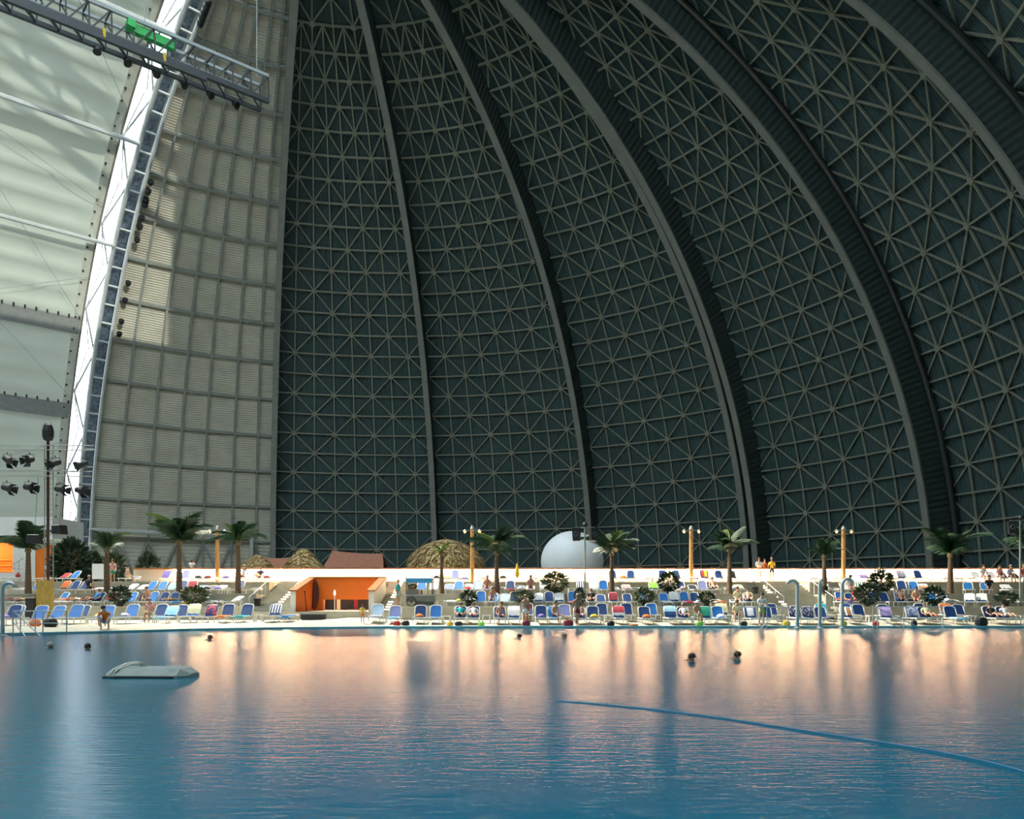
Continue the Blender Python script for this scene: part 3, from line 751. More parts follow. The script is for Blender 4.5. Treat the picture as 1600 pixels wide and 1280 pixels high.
TW = {
 'white': mat('towel_white', (.78, .78, .77), .9, .05, 6), 'cream': mat('towel_cream', (.72, .68, .40), .9, .06, 6), 'orange': mat('towel_orange', (.80, .20, .04), .9, .1, 6),
 'red': mat('towel_red', (.55, .05, .05), .9, .15, 5), 'dark red': mat('towel_wine', (.28, .03, .05), .9, .2, 5), 'green': mat('towel_green', (.02, .30, .20), .9, .1, 6), 'teal': mat('towel_teal', (.02, .38, .42), .9, .12, 6),
 'light blue': mat('towel_light_blue', (.28, .55, .72), .9, .1, 6), 'blue': mat('towel_blue', (.03, .20, .46), .9, .15, 6), 'purple': mat('towel_purple', (.20, .14, .40), .9, .15, 6), 'lilac': mat('towel_lilac', (.48, .34, .68), .9, .08, 6),
 'yellow': mat('towel_yellow', (.80, .52, .05), .9, .15, 6), 'pink': mat('towel_pink', (.70, .34, .33), .9, .15, 6), 'black': mat('towel_black', (.02, .02, .03), .9, .2, 6), 'lime green': mat('towel_lime', (.25, .62, .08), .9, .1, 6),
 'navy and white striped': stripes('towel_navy_stripe', [(.02, .03, .10), (.75, .75, .78)], .16), 'orange striped': stripes('towel_orange_stripe', [(.75, .18, .03), (.30, .07, .02)], .13),
 'many-striped': stripes('towel_multi', [(.75, .70, .60), (.30, .05, .04), (.70, .30, .05), (.05, .05, .12), (.75, .72, .66)], .34), 'green and white striped': stripes('towel_green_stripe', [(.75, .75, .75), (.05, .16, .12)], .14),
 'navy patterned': blotch('towel_navy_pattern', (.015, .02, .09), (.70, .70, .74), 13, .58), 'navy and red flowered': blotch('towel_flower', (.02, .02, .11), (.50, .04, .07), 6, .52), 'grey blue patterned': blotch('towel_greyblue', (.16, .22, .42), (.48, .52, .66), 6, .5),
 'yellow and red striped': stripes('towel_yr', [(.78, .60, .05), (.03, .03, .10), (.60, .06, .06)], .66), 'white and blue striped': stripes('towel_wb', [(.78, .78, .80), (.03, .07, .25), (.78, .78, .80)], .60),
 'white with red top': stripes('towel_wr', [(.70, .70, .74), (.60, .06, .08)], 1.3, 2), 'light blue and navy': stripes('towel_lbn', [(.02, .09, .28), (.45, .72, .82)], 1.4, 2), 'pale patterned': blotch('towel_pale', (.72, .70, .70), (.45, .30, .42), 14, .55)}
ROWN = {1: 'on the sand', 2: 'on the lowest terrace', 3: 'on the middle terrace', 4: 'on the top terrace'}
def row_pos(row, x):
    if row == 1:
        for (xa, ya), (xb, yb) in zip([(-80, 39.6), (0, 40.8), (150, 42.8), (300, 46.2), (420, 48.2)], [(0, 40.8), (150, 42.8), (300, 46.2), (420, 48.2), (1700, 48.3)]):
            if xa <= x <= xb: Y = ya+(yb-ya)*(x-xa)/(xb-xa); break
        return Y, None
    return {2: (53.55, T1), 3: (56.55, T2), 4: (59.7, T3)}[row]
TOWELS_OF = {}
def lounger(row, x, kind='n', ang=58, towel=None, where=None, rot=0, dy=0, note=''):
    Y, Z = row_pos(row, x); Y += dy; X = px(x, Y)
    if Z is None: Z = sand_z(X, Y)
    front = row == 1; wd = .74 if front else .64
    nm, m = KIND[kind]; d = lmesh(wd, ang)
    pos = 'lying flat' if ang < 10 else 'backrest low' if ang < 40 else 'backrest raised'
    if towel: lab = '%s sun lounger %s under a %s towel' % (nm, ROWN[row], towel)
    else: lab = '%s sun lounger %s, no towel, %s' % (nm, ROWN[row], pos)
    if note: lab = '%s sun lounger %s, %s' % (nm, ROWN[row], note)
    t = thing('sun_lounger', lab, 'sun lounger', (X, Y, Z), R_(rot), 'sun loungers '+ROWN[row])
    for n in ('frame', 'back_frame'): link(n, d[n], M_WHITE, t)
    for i in range(2): link('back_prop', d['prop%d' % i], M_WHITE, t)
    for i in range(4): link('leg', d['leg%d' % i], M_WHITE, t)
    link('seat', d['seat'], m, t); link('backrest', d['backrest'], m, t)
    for wh in (where or 'back').split('+') if towel else ():
        tw = link('towel', d['towel_'+wh], TW[towel], None, (X, Y, Z+.004), R_(rot))
        TOWELS_OF.setdefault(t.name, []).append(tw)
        hw = {'back': 'draped over the backrest', 'seat': 'spread on the seat', 'heap': 'lying crumpled on the seat'}[wh]
        tag(tw, '%s towel %s of a %s lounger %s' % (towel, hw.replace('draped over', 'over').replace('lying crumpled', 'crumpled'), nm, ROWN[row]), 'towel', 'towels '+ROWN[row])
    return t
F1 = [ # front row on the sand: x, kind, angle, towel, where, rotation, shift
 (-8, 'g', 58, None, None, -22, 0), (17, 'g', 58, None, None, -22, 1.3), (20, 'n', 58, 'lilac', 'heap', -20, -.3), (50, 'g', 58, None, None, -24, 0), (93, 'g', 55, None, None, -26, .9),
 (115, 'n', 50, None, None, -22, .9), (134, 'g', 58, None, None, -22, 0), (152, 'n', 52, 'yellow', 'heap', -16, 1.0), (184, 'g', 58, 'white', 'heap', -16, 0), (214, 'g', 58, 'pale patterned', 'heap', -14, 0), (246, 'n', 58, None, None, -6, .9),
 (262, 'n', 50, 'light blue', 'back+seat', -12, -.4), (278, 'n', 58, None, None, -8, .9), (299, 'g', 58, 'cream', 'back', -8, -.2), (321, 'n', 58, 'navy and red flowered', 'back', -6, 0), (341, 'n', 60, 'orange', 'seat', -2, .3),
 (370, 'n', 60, 'teal', 'seat', -10, .2), (405, 'n', 55, 'navy and white striped', 'back', -10, 0), (428, 'n', 4, 'blue', 'seat', -8, 0),
 (588, 'p', 60, 'pale patterned', 'seat', 6, 0), (616, 'l', 60, 'light blue', 'seat', 4, 0), (656, 'n', 64, 'orange', 'heap', 2, 0), (680, 'g', 62, None, None, 2, .3), (720, 'n', 58, None, None, 2, 0), (739, 'n', 58, None, None, 2, 0),
 (781, 'n', 58, None, None, 4, 0), (803, 'n', 60, 'white', 'back', 0, 0), (833, 'g', 60, None, None, 0, .9), (847, 'n', 64, 'purple', 'heap', 0, 0), (868, 'g', 60, 'blue', 'back', 0, 0), (889, 'l', 60, None, None, 0, .9), (914, 'n', 52, None, None, -4, 0),
 (932, 'n', 60, 'yellow', 'heap', 0, 0), (945, 'n', 60, None, None, 0, 1.0), (970, 'n', 60, 'white with red top', 'back', 0, 0), (988, 'n', 62, None, None, 0, .5), (1003, 'n', 58, 'orange', 'heap', 0, 0), (1019, 'g', 60, None, None, 0, .9),
 (1040, 'n', 60, 'light blue and navy', 'back', 0, 0), (1062, 'n', 55, None, None, 0, 0), (1102, 'n', 60, 'green', 'back', 0, 0), (1119, 'n', 60, 'cream', 'back', 0, .9), (1127, 'g', 58, 'white', 'heap', 0, 0), (1176, 'n', 58, 'white and blue striped', 'back', -4, 0),
 (1200, 'n', 60, None, None, -4, 0), (1215, 'n', 58, None, None, -6, .7), (1246, 'n', 58, 'navy patterned', 'back', -4, 0), (1268, 'n', 56, 'navy patterned', 'back', -6, .2), (1284, 'n', 58, 'teal', 'back', -6, .9), (1288, 'n', 54, 'navy patterned', 'seat', -6, -.1), (1323, 'g', 60, None, None, -4, .9), (1339, 'n', 50, 'many-striped', 'back', -12, 0),
 (1353, 'n', 60, None, None, 0, .9), (1378, 'n', 60, 'red', 'heap', 0, .5), (1397, 'n', 58, 'lilac', 'back', -8, 0), (1419, 'n', 58, 'grey blue patterned', 'back', -6, 0), (1445, 'n', 60, 'red', 'seat', 0, .6), (1461, 'n', 50, None, None, -6, 0), (1478, 'n', 60, 'orange', 'back', -6, .9),
 (1488, 'n', 62, 'light blue', 'seat', -8, 0), (1507, 'n', 58, None, None, -10, .8), (1543, 'n', 58, None, None, -8, 0), (1574, 'n', 58, None, None, -10, 0)]
def spread(xs, gap, fixed=()):
    xs = list(xs)
    for _ in range(60):
        o = sorted(range(len(xs)), key=lambda i: xs[i])
        for i, j in zip(o, o[1:]):
            g_ = gap+((15 if xs[i] < 140 else 7) if xs[i] < 290 and gap > 19 else 0); d = g_-(xs[j]-xs[i])
            if d > 0: xs[i] -= d*.5; xs[j] += d*.5
    return xs
FA = [f for f in F1 if f[6] < .5]; FB = [f for f in F1 if f[6] >= .5]
for rows_, gap, dy_ in ((FA, 20.3, 0), (FB, 20.0, 2.05)):
    for x, f in zip(spread([f[0] for f in rows_], gap), rows_): lounger(1, x, f[1], f[2], f[3], f[4], f[5], dy_)
F2 = [(20, 'd', 12, None, None, -20), (41, 'd', 12, None, None, -20), (57, 'n', 55, None, None, -10), (90, 'g', 50, None, None, -20), (104, 'd', 12, 'white', 'seat', -20), (124, 'd', 12, None, None, -20), (148, 'n', 50, None, None, -18), (166, 'n', 52, 'red', 'back', -12), (208, 'g', 52, None, None, -14),
 (228, 'd', 50, 'black', 'back', -10), (241, 'g', 55, None, None, -8), (262, 'n', 52, None, None, -8), (283, 'n', 52, None, None, -6), (322, 'n', 20, 'blue', 'seat', -4), (338, 'd', 4, 'yellow', 'seat', -2), (351, 'd', 4, 'orange', 'seat', -2), (368, 'd', 4, 'white', 'seat', 0), (388, 'w', 25, 'white', 'back', -30),
 (690, 'w', 4, None, None, 0), (706, 'd', 4, 'yellow', 'heap', 0), (719, 'p', 12, None, None, 0), (747, 'g', 62, None, None, 0), (765, 'g', 45, None, None, -6), (780, 'p', 40, None, None, 0), (793, 'n', 55, None, None, 0), (843, 'n', 45, 'white', 'back', -2), (858, 'n', 55, None, None, 0), (874, 'n', 45, 'white', 'back', 0), (896, 'g', 60, 'red', 'seat', 0),
 (922, 'd', 12, None, None, 0), (936, 'n', 35, None, None, 0), (960, 'n', 50, 'dark red', 'back', 0), (982, 'n', 40, None, None, 0), (1016, 'g', 55, None, None, 8), (1034, 'g', 45, 'white', 'seat', 0), (1054, 'n', 55, 'white', 'back', 0), (1070, 'g', 55, 'red', 'seat', 0), (1088, 'n', 50, None, None, 0), (1122, 'd', 8, 'orange', 'seat', 0),
 (1150, 'd', 8, 'white', 'seat', -8), (1170, 'n', 50, None, None, -10), (1266, 'g', 55, 'purple', 'seat', 0), (1289, 'n', 45, None, None, 0), (1306, 'd', 12, None, None, -6), (1333, 'n', 52, None, None, -6), (1346, 'n', 52, None, None, 0), (1388, 'g', 52, None, None, -14), (1404, 'd', 12, None, None, -20), (1425, 'g', 50, None, None, -14),
 (1443, 'n', 45, 'white', 'heap', -10), (1482, 'd', 6, None, None, -10), (1502, 'n', 42, 'white', 'back', -26), (1535, 'n', 42, 'white', 'back', -26), (1592, 'w', 8, None, None, -8)]
for x, (_, kd, an, tw, wh, rt) in zip(spread([f[0] for f in F2], 15.8), F2): lounger(2, x, kd, an, tw, wh, rt)
F3 = [(20, 'd', 6, None, None, -14), (50, 'g', 55, None, None, -16), (95, 'n', 50, 'orange striped', 'back', -12), (114, 'n', 52, None, None, -12), (124, 'n', 50, None, None, -10), (138, 'w', 8, None, None, -14), (158, 'd', 8, None, None, -10), (203, 'w', 30, 'white', 'back', -18), (237, 'w', 24, 'white', 'back', -18), (259, 'g', 48, None, None, -14), (274, 'g', 48, None, None, -10),
 (290, 'p', 40, 'light blue', 'back', -8), (307, 'n', 52, None, None, -4), (322, 'n', 50, 'dark red', 'back', -4), (338, 'p', 20, 'light blue', 'back', -4), (345, 'd', 20, 'black', 'heap', -4), (360, 'p', 22, 'purple', 'heap', 0), (404, 'n', 52, None, None, -4), (420, 'd', 6, None, None, 0),
 (658, 'g', 52, None, None, 0), (677, 'w', 40, None, None, 0), (701, 'l', 30, None, None, 0), (718, 'g', 46, None, None, 0), (733, 'w', 30, 'red', 'heap', 0), (744, 'p', 50, None, None, 0), (761, 'l', 10, None, None, 0), (786, 'd', 10, None, None, 0), (797, 'n', 50, 'red', 'seat', 0), (810, 'n', 20, 'white', 'heap', 0), (829, 'w', 20, None, None, 0), (851, 'w', 50, 'white', 'back', 0),
 (877, 'd', 8, 'yellow', 'heap', 0), (909, 'n', 50, 'navy and white striped', 'back', 0), (931, 'w', 50, 'white', 'back', 0), (942, 'g', 55, None, None, 0), (962, 'd', 10, 'white', 'seat', 0), (986, 'n', 25, 'pink', 'back', 0), (1001, 'd', 8, None, None, 0), (1018, 'n', 40, 'lime green', 'back', 0), (1066, 'n', 46, 'pink', 'heap', 0), (1088, 'd', 24, None, None, 0), (1103, 'l', 50, None, None, 0),
 (1121, 'd', 8, None, None, 0), (1138, 'd', 8, 'white', 'heap', 0), (1155, 'd', 24, 'cream', 'back', 0), (1258, 'n', 30, 'white', 'back', -10), (1288, 'd', 6, None, None, 0), (1316, 'w', 40, 'white', 'heap', 0), (1343, 'n', 42, 'green and white striped', 'back', -14), (1362, 'n', 40, None, None, -4), (1394, 'd', 8, None, None, 0), (1415, 'n', 52, None, None, -8), (1430, 'g', 46, None, None, -14),
 (1445, 'w', 30, 'white', 'back', -14), (1466, 'w', 4, None, None, 0), (1512, 'w', 20, 'white', 'back', -14), (1514, 'g', 40, None, None, -24), (1541, 'g', 40, None, None, -24), (1534, 'd', 50, None, None, -10), (1578, 'n', 25, 'white', 'back', -10)]
F3 = [f for f in F3 if f[0] not in (1512, 1534)]
for x, (_, kd, an, tw, wh, rt) in zip(spread([f[0] for f in F3], 15.0), F3): lounger(3, x, kd, an, tw, wh, rt)
F4 = [(12, 'd', 4, None, None, -10), (62, 'd', 4, None, None, -8), (92, 'n', 30, 'red', 'back', -16), (108, 'g', 46, None, None, -20), (202, 'n', 10, None, None, -10), (253, 'l', 48, 'purple', 'back', -10), (284, 'l', 50, None, None, -6), (312, 'd', 6, 'black', 'heap', 0), (327, 'd', 6, 'dark red', 'heap', 0), (355, 'l', 12, 'purple', 'heap', 0), (382, 'w', 8, None, None, 0), (406, 'w', 8, None, None, 0), (426, 'w', 8, 'dark red', 'heap', 0),
 (682, 'd', 6, 'black', 'heap', 0), (697, 'd', 12, 'yellow', 'back', 0), (710, 'l', 50, None, None, 0), (726, 'd', 8, 'purple', 'seat', 0), (756, 'd', 6, None, None, 0), (786, 'd', 6, 'black', 'heap', 0), (833, 'd', 4, None, None, 0), (852, 'w', 4, None, None, 0), (892, 'w', 4, None, None, 0), (936, 'd', 6, None, None, 0), (960, 'n', 50, None, None, 0), (973, 'w', 4, 'orange', 'heap', 0), (986, 'n', 50, None, None, 0), (1010, 'd', 4, None, None, 0), (1037, 'n', 52, None, None, 0), (1059, 'n', 50, None, None, 0),
 (1080, 'w', 6, 'pink', 'seat', 0), (1103, 'n', 54, 'yellow and red striped', 'back', 0), (1126, 'n', 48, None, None, 0), (1147, 'd', 48, None, None, 0), (1256, 'd', 5, None, None, 0), (1280, 'd', 5, None, None, 0), (1302, 'd', 5, None, None, 0), (1354, 'l', 22, 'purple', 'back', -6), (1397, 'd', 5, None, None, 0), (1414, 'n', 50, 'pale patterned', 'back', 0), (1440, 'n', 50, None, None, 0), (1470, 'd', 4, None, None, 0), (1488, 'd', 4, None, None, 0), (1506, 'd', 5, None, None, 0), (1532, 'w', 40, None, None, 0), (1557, 'w', 40, None, None, 0), (1574, 'd', 40, None, None, 0), (1594, 'd', 30, None, None, 0)]
for x, (_, kd, an, tw, wh, rt) in zip(spread([f[0] for f in F4], 14.2), F4): lounger(4, x, kd, an, tw, wh, rt)

LG = [o for o in COL.objects if o.name.startswith('sun_lounger')]
LT = [o for o in LG if 'under a ' in o['label']]
for o in LG:
    if 'no towel' not in o['label']: continue
    nb = sorted((p for p in LT if p['group'] == o['group']), key=lambda p: (p.location-o.location).length)
    if nb:
        q = nb[0]; kind_ = o['label'].split(' sun lounger')[0]; d_ = (q.location-o.location).length
        o['label'] = '%s sun lounger %s, bare, %s the %s towel' % (kind_, o['group'].replace('sun loungers ', ''), 'beside' if d_ < 1.1 else 'near', q['label'].split('under a ')[1].replace(' towel', ''))
tab = {}; TABLES = []
k = MB(); k.box(-.24, .24, -.24, .24, .42, .46); tab['table_top'] = k.mesh('table_top')
for i, (a_, b_) in enumerate(((-1, -1), (1, -1), (-1, 1), (1, 1))):
    k = MB(); k.beam((a_*.20, b_*.20, .43), (a_*.23, b_*.23, 0), .05, .05); tab['leg%d' % i] = k.mesh('leg')
for row, x, dy in ((1, 388, 0), (1, 698, 0), (1, 760, .1), (1, 950, .2), (1, 1082, -.2), (1, 1151, 0), (1, 1361, .1), (1, 1515, .1), (1, 1597, .2), (1, 240, .2), (2, 168, -.6), (2, 402, -.3), (2, 683, 0), (2, 916, .2), (2, 1028, -.4), (2, 1416, -.4), (3, 374, -.3), (3, 893, .2), (3, 1004, 0), (3, 1126, .3), (4, 862, 0), (4, 1024, 0), (4, 1384, 0)):
    Y, Z = row_pos(row, x); Y += dy; X = px(x, Y); Z = sand_z(X, Y) if Z is None else Z
    t = thing('side_table', 'small white plastic side table %s between loungers' % ROWN[row], 'table', (X, Y, Z), 0, 'white side tables')
    link('table_top', tab['table_top'], M_WHITE, t); TABLES.append(t)
    for i in range(4): link('leg', tab['leg%d' % i], M_WHITE, t)

# ---- nothing may stand inside its neighbour: push footprints apart along the terrace
class Foot:
    def __init__(s, o, x, y, hx, y0, y1, rot, fixed=False):
        s.o = o; s.x = x; s.y = y; s.hx = hx; s.y0 = y0; s.y1 = y1; s.rot = rot; s.fixed = fixed
    def pts(s):
        c, n = cos(s.rot), sin(s.rot); return [(s.x+a*c-b*n, s.y+a*n+b*c) for a, b in ((-s.hx, s.y0), (s.hx, s.y0), (s.hx, s.y1), (-s.hx, s.y1))]
    def axes(s): return ((cos(s.rot), sin(s.rot)), (-sin(s.rot), cos(s.rot)))
def need(a, b):
    """shift along X that separates footprint b from a (b stays right of a); 0 when they are apart"""
    pa, pb = a.pts(), b.pts(); best = 1e9
    for ux, uy in a.axes()+b.axes():
        A = [p[0]*ux+p[1]*uy for p in pa]; B = [p[0]*ux+p[1]*uy for p in pb]
        if min(A) >= max(B) or min(B) >= max(A): return 0
        if abs(ux) > .3: best = min(best, ((max(A)-min(B)) if ux > 0 else (max(B)-min(A)))/abs(ux))
    return max(0, best)
def seg_of(level, x):
    if level == 1: return (-60, 44)
    return (-60, -17.45) if x < -12 else (-7.3, 17.75) if x < 19.5 else (21.35, 50)
FIX = [(2, 75, 52.25, .36, .25), (2, 914, 52.25, .12, .12), (2, 1594, 52.25, .12, .12), (2, 657, 52.9, 1.0, .6), (2, 622, 52.5, .3, .3), (2, 402, 54.62, .3, .3), (3, 1180, 57.6, .3, .3), (1, 71, 51.2, .62, .15), (1, 50, 51.3, .32, .32), (1, 490, 50.6, .8, .3)]
FIX += [(3, x_, 55.28, .24 if x_ not in (776, 1288) else .3, .26) for x_ in (44, 167, 280, 372, 690, 776, 956, 1140, 1288, 1485)]
FIX += [(4, 153, 60.6, .5, .1), (4, 808, 58.3, .2, .2)]
FEET = {}
for lv in (1, 2, 3, 4):
    fs = []
    for o in LG:
        if o['group'].endswith(ROWN[lv]):
            hw = .385 if lv == 1 else .335
            fs.append(Foot(o, o.location.x, o.location.y, hw, -.99, 1.10, o.rotation_euler.z))
    for o in TABLES:
        if ROWN[lv]+' between' in o['label']: fs.append(Foot(o, o.location.x, o.location.y, .27, -.27, .27, 0))
    for l_, x_, D_, hx_, hy_ in FIX:
        if l_ == lv: fs.append(Foot(None, px(x_, D_), D_, hx_, -hy_, hy_, 0, True))
    for f in fs: f.seg = seg_of(lv, f.x)
    for it in range(700):
        moved = False; fs.sort(key=lambda f: f.x)
        if it in (250, 400, 550):
            for f in fs:
                if not f.fixed: f.rot *= .6
        for i, a in enumerate(fs):
            for b in fs[i+1:i+14]:
                if b.x-a.x > 3.2: break
                d = need(a, b)
                if d > 1e-4:
                    d += .01; moved = True
                    if a.fixed and b.fixed: continue
                    if a.fixed: b.x += d*.7
                    elif b.fixed: a.x -= d*.7
                    else: a.x -= d*.4; b.x += d*.4
        for f in fs:
            if not f.fixed:
                m_ = .45 if lv > 1 else 0; f.x = min(max(f.x, f.seg[0]+m_), f.seg[1]-m_)
        if not moved: break
    # what still finds no room goes away (its neighbours already fill the place)
    for i, a in enumerate(fs):
        for b in fs[i+1:]:
            if need(a, b) > .02 and not (a.fixed and b.fixed):
                v = b if not b.fixed else a
                if v.o is not None: v.gone = True
    for f in fs:
        if f.o is None: continue
        f.o.location.x = f.x; f.o.rotation_euler.z = f.rot
        if lv == 1: f.o.location.z = sand_z(f.x, f.y)
        for tw_ in TOWELS_OF.get(f.o.name, ()): tw_.location = (f.x, f.y, f.o.location.z+.004); tw_.rotation_euler.z = f.rot
    FEET[lv] = fs
for lv in FEET:
    for f in FEET[lv]:
        if getattr(f, 'gone', False):
            for tw_ in TOWELS_OF.get(f.o.name, ()): bpy.data.objects.remove(tw_)
            for c_ in list(f.o.children): bpy.data.objects.remove(c_)
            if f.o in LG: LG.remove(f.o)
            else: TABLES.remove(f.o)
            bpy.data.objects.remove(f.o)
    FEET[lv] = [f for f in FEET[lv] if not getattr(f, 'gone', False)]
def free_x(lv, x, y, r):
    """nearest free place on a level for a small thing of radius r"""
    for q in range(0, 120):
        for sg in (1, -1):
            t = Foot(None, x+sg*q*.05, y, r, -r, r, 0)
            if not any(abs(f.x-t.x) < 3 and (need(f, t) if f.x < t.x else need(t, f)) > 0 for f in FEET[lv]):
                FEET[lv].append(t); return t.x
    return x
# ================================================================== PLANTS
def frond_mesh(L, droop, seed):
    r = random.Random(seed); k = MB(); n = 14
    pts = []
    for i in range(n+1):
        t = i/n; pts.append(V(0, -L*(t-.12*droop*t*t*t), L*(.42*t-.62*droop*t*t)))
    k.tube(pts, [.022*(1-.8*i/n) for i in range(n+1)], 4)
    for i in range(3, n*3):
        t = i/(n*3); q = t*n; a = pts[int(q)].lerp(pts[min(n, int(q)+1)], q-int(q))
        ll = L*.34*(sin(pi*min(1, t*.93+.10))**.6)*(.85+.3*r.random())
        for s in (-1, 1):
            tip = a+V(s*ll*.78, -ll*.50, -ll*(.28+.35*droop)*(.7+.6*r.random()))
            m = a.lerp(tip, .5)+V(0, 0, ll*.06); w_ = .019*L
            k.add([a+V(0, w_, 0), a+V(0, -w_, 0), m+V(0, -w_, 0), tip, m+V(0, w_, 0)], [(0, 1, 2, 4), (4, 2, 3)])
    return k.mesh('frond')
FRONDS = [frond_mesh(1.0, d, i) for i, d in enumerate((.7, 1.15, 1.6, 2.1))]
def palm(x, D, z0, ycrown, size, label, lean=0, nf=11, pot=None, seed=0, tr=.14, young=False):
    r = random.Random(seed+x); X = px(x, D); h = pz(ycrown, D)-z0
    t = thing('palm_tree', label, 'palm', (X, D, z0), r.random()*6.28)
    k = MB(); n = 14; pts, rr = [], []
    for i in range(n*2+1):
        q = i/(n*2); pts.append((lean*q*q, 0, h*q)); rr.append(tr*(1.25-.5*q)*(1+(.10 if i % 2 else 0)))
    k.tube(pts, rr, 9); build('trunk', k, M_TRUNK, t)
    for i in range(nf):
        el = r.choice((22, 42, 56, 66, 74, 80)) if i > 2 else 86-6*i; a = i*2.399+r.random()*.5
        o = link('frond', r.choice(FRONDS[1:] if el > 25 else FRONDS[:2]), M_PALML if (young or i == 0) else M_PALM, t, (lean, 0, h-.05), (R_(-el), 0, a) , size*1.32*(.8+.4*r.random()))
        o.rotation_mode = 'ZYX' if False else 'XYZ'
    k = MB(); k.lathe([(tr*.6, -.28), (tr*1.25, -.1), (tr*1.0, .1), (.03, .30)], 9, (lean, 0, h-.05)); build('crown_shaft', k, mat('palm_fibre', (.16, .12, .05), .9, .3, 8), t)
    if pot:
        k = MB(); k.lathe([(.18, 0), (.24, .50), (.265, .51), (.265, .56), (.21, .55)], 14); build('pot', k, pot, t)
    return t
palm(44, 55.3, T2, 858, 1.6, 'leaning palm before the white and orange building', nf=12, seed=1, tr=.17)
palm(167, 55.3, T2, 858, 1.25, 'thin palm beside the white notice board', nf=7, seed=2, tr=.16)
palm(280, 55.3, T2, 845, 1.75, 'tall dense palm before the pale gridded wall', nf=15, seed=3, tr=.17)
palm(372, 55.3, T2, 846, 1.35, 'palm beside the small conical thatched hut', nf=10, seed=4, tr=.16)
palm(690, 55.3, T2, 862, .62, 'young palm with a light green tuft before the big thatched hut', nf=8, seed=5, tr=.13, young=True)
palm(776, 55.3, T2, 862, 1.55, 'palm in a pot between the big thatched hut and the white ball', nf=11, pot=mat('brown_pot', (.16, .07, .04), .7, .1, 5), seed=6, tr=.15)
palm(956, 55.3, T2, 862, 1.55, 'drooping palm right beside the white ball', nf=14, seed=7, tr=.15)
palm(1140, 55.3, T2, 858, 1.35, 'upright palm beside the double rib of the dome', nf=12, seed=8, tr=.15)
palm(1288, 55.3, T2, 868, 1.05, 'sparse small palm in a black pot beside a lamp post', nf=8, pot=M_POT, seed=9, tr=.15)
palm(1485, 55.3, T2, 866, 1.75, 'spreading palm before the deep clad rib', nf=13, seed=10, tr=.17)
palm(1604, 55.3, T2, 852, 1.4, 'palm behind the loudspeaker mast at the far terrace end', nf=11, seed=11, tr=.15)

def leafy(n, rx, rz, leaf, seed):
    r = random.Random(seed); k = MB()
    for i in range(n):
        th = r.random()*6.283; ph = math.acos(2*r.random()-1); q = .45+.55*r.random()**.5
        c = V(rx*q*sin(ph)*cos(th), rx*q*sin(ph)*sin(th), rz*q*cos(ph)); d = (c.normalized()+V(r.uniform(-.6, .6), r.uniform(-.6, .6), r.uniform(-.2, .7))).normalized()
        s = d.cross(V(r.random()-.5, r.random()-.5, r.random()-.5)).normalized(); ll = leaf*(.7+.6*r.random())
        k.add([c, c+d*ll*.5+s*ll*.2, c+d*ll, c+d*ll*.5-s*ll*.2], [(0, 1, 2, 3)])
    return k.mesh('foliage')
SHR = [leafy(420, .42, .55, .24, i) for i in range(4)]+[leafy(1200, 1.0, 1.0, .34, 8)]
def shrub(x, row, y0, y1, wpx, label, m=M_LEAF, pot=True, D=None, z=None, i=0, name='potted_shrub'):
    if D is None: D, z = row_pos(row, x); D -= 1.28
    X = px(x, D) if not pot else free_x(row, px(x, D), D, .21); zt = pz(y0, D); w_ = wpx*D/FPX/2; h = zt-z; ph = .42 if pot else 0
    t = thing(name, label, 'shrub', (X, D, z), i*1.3)
    if pot: k = MB(); k.lathe([(.15, 0), (.19, .40), (.205, .41), (.205, .45), (.16, .44)], 12); build('pot', k, M_POT, t)
    k = MB(); k.tube([(0, 0, ph), (.03, 0, ph+(h-ph)*.6)], .03, 5); build('stem', k, M_TRUNK, t)
    big = w_ > 1.0; me = SHR[4] if big else SHR[i % 4]
    rz = (h-ph*.7)/2; o = link('foliage', me, m, t, (0, 0, ph*.7+rz), None, (w_/(1.0 if big else .42), w_/(1.0 if big else .42), rz/(1.0 if big else .55))); o['kind'] = 'stuff'
    return t
for j, (x, row, y0, w_, lab, m) in enumerate((
 (188, 2, 918, 26, 'dark leafy potted shrub near the red towel', M_LEAF), (304, 2, 918, 34, 'olive potted shrub beside the yellow towel lounger', M_LEAF2), (732, 2, 924, 22, 'dark potted shrub right of the young palm', M_LEAF),
 (818, 2, 924, 28, 'spiky olive shrub behind the person in white shorts', M_LEAF2), (868, 3, 896, 34, 'large bushy shrub before the white ball', M_LEAF2), (912, 2, 920, 14, 'slim dark shrub at the loudspeaker mast', M_LEAF), (1007, 2, 920, 24, 'speckled shrub near the dark red towel', M_LEAF2),
 (1045, 3, 896, 26, 'tall dark shrub silhouetted before the lit wall', M_LEAF), (1104, 2, 926, 22, 'dark shrub left of the broad stair', M_LEAF), (1356, 2, 914, 30, 'broad dark shrub below the striped towel', M_LEAF), (1377, 3, 892, 28, 'tall round shrub rising over the lit wall', M_LEAF),
 (1460, 2, 918, 26, 'broad dark shrub below the spreading palm', M_LEAF), (1572, 2, 926, 26, 'dark shrub behind the person in white', M_LEAF))):
    shrub(x, row, y0, 0, w_, lab, m, True, i=j)
for j, (x, y0, w_, D, lab, m) in enumerate(((112, 846, 50, 63.0, 'big dark bush between the orange door and the gridded wall', M_LEAF), (140, 866, 42, 66.0, 'mid green bush left of the thin palm', M_LEAF2), (96, 862, 32, 66.8, 'dark bush behind the orange door', M_LEAF), (178, 868, 28, 63.2, 'low bush behind the thin palm', M_LEAF2), (232, 868, 26, 69, 'sparse bush against the lattice belt of the gridded wall', M_LEAF2))):
    zz = TP if x > 20 else pz(808, 69); shrub(x, 0, y0, 0, w_, lab, m, False, D=D, z=zz, i=j, name='bush')

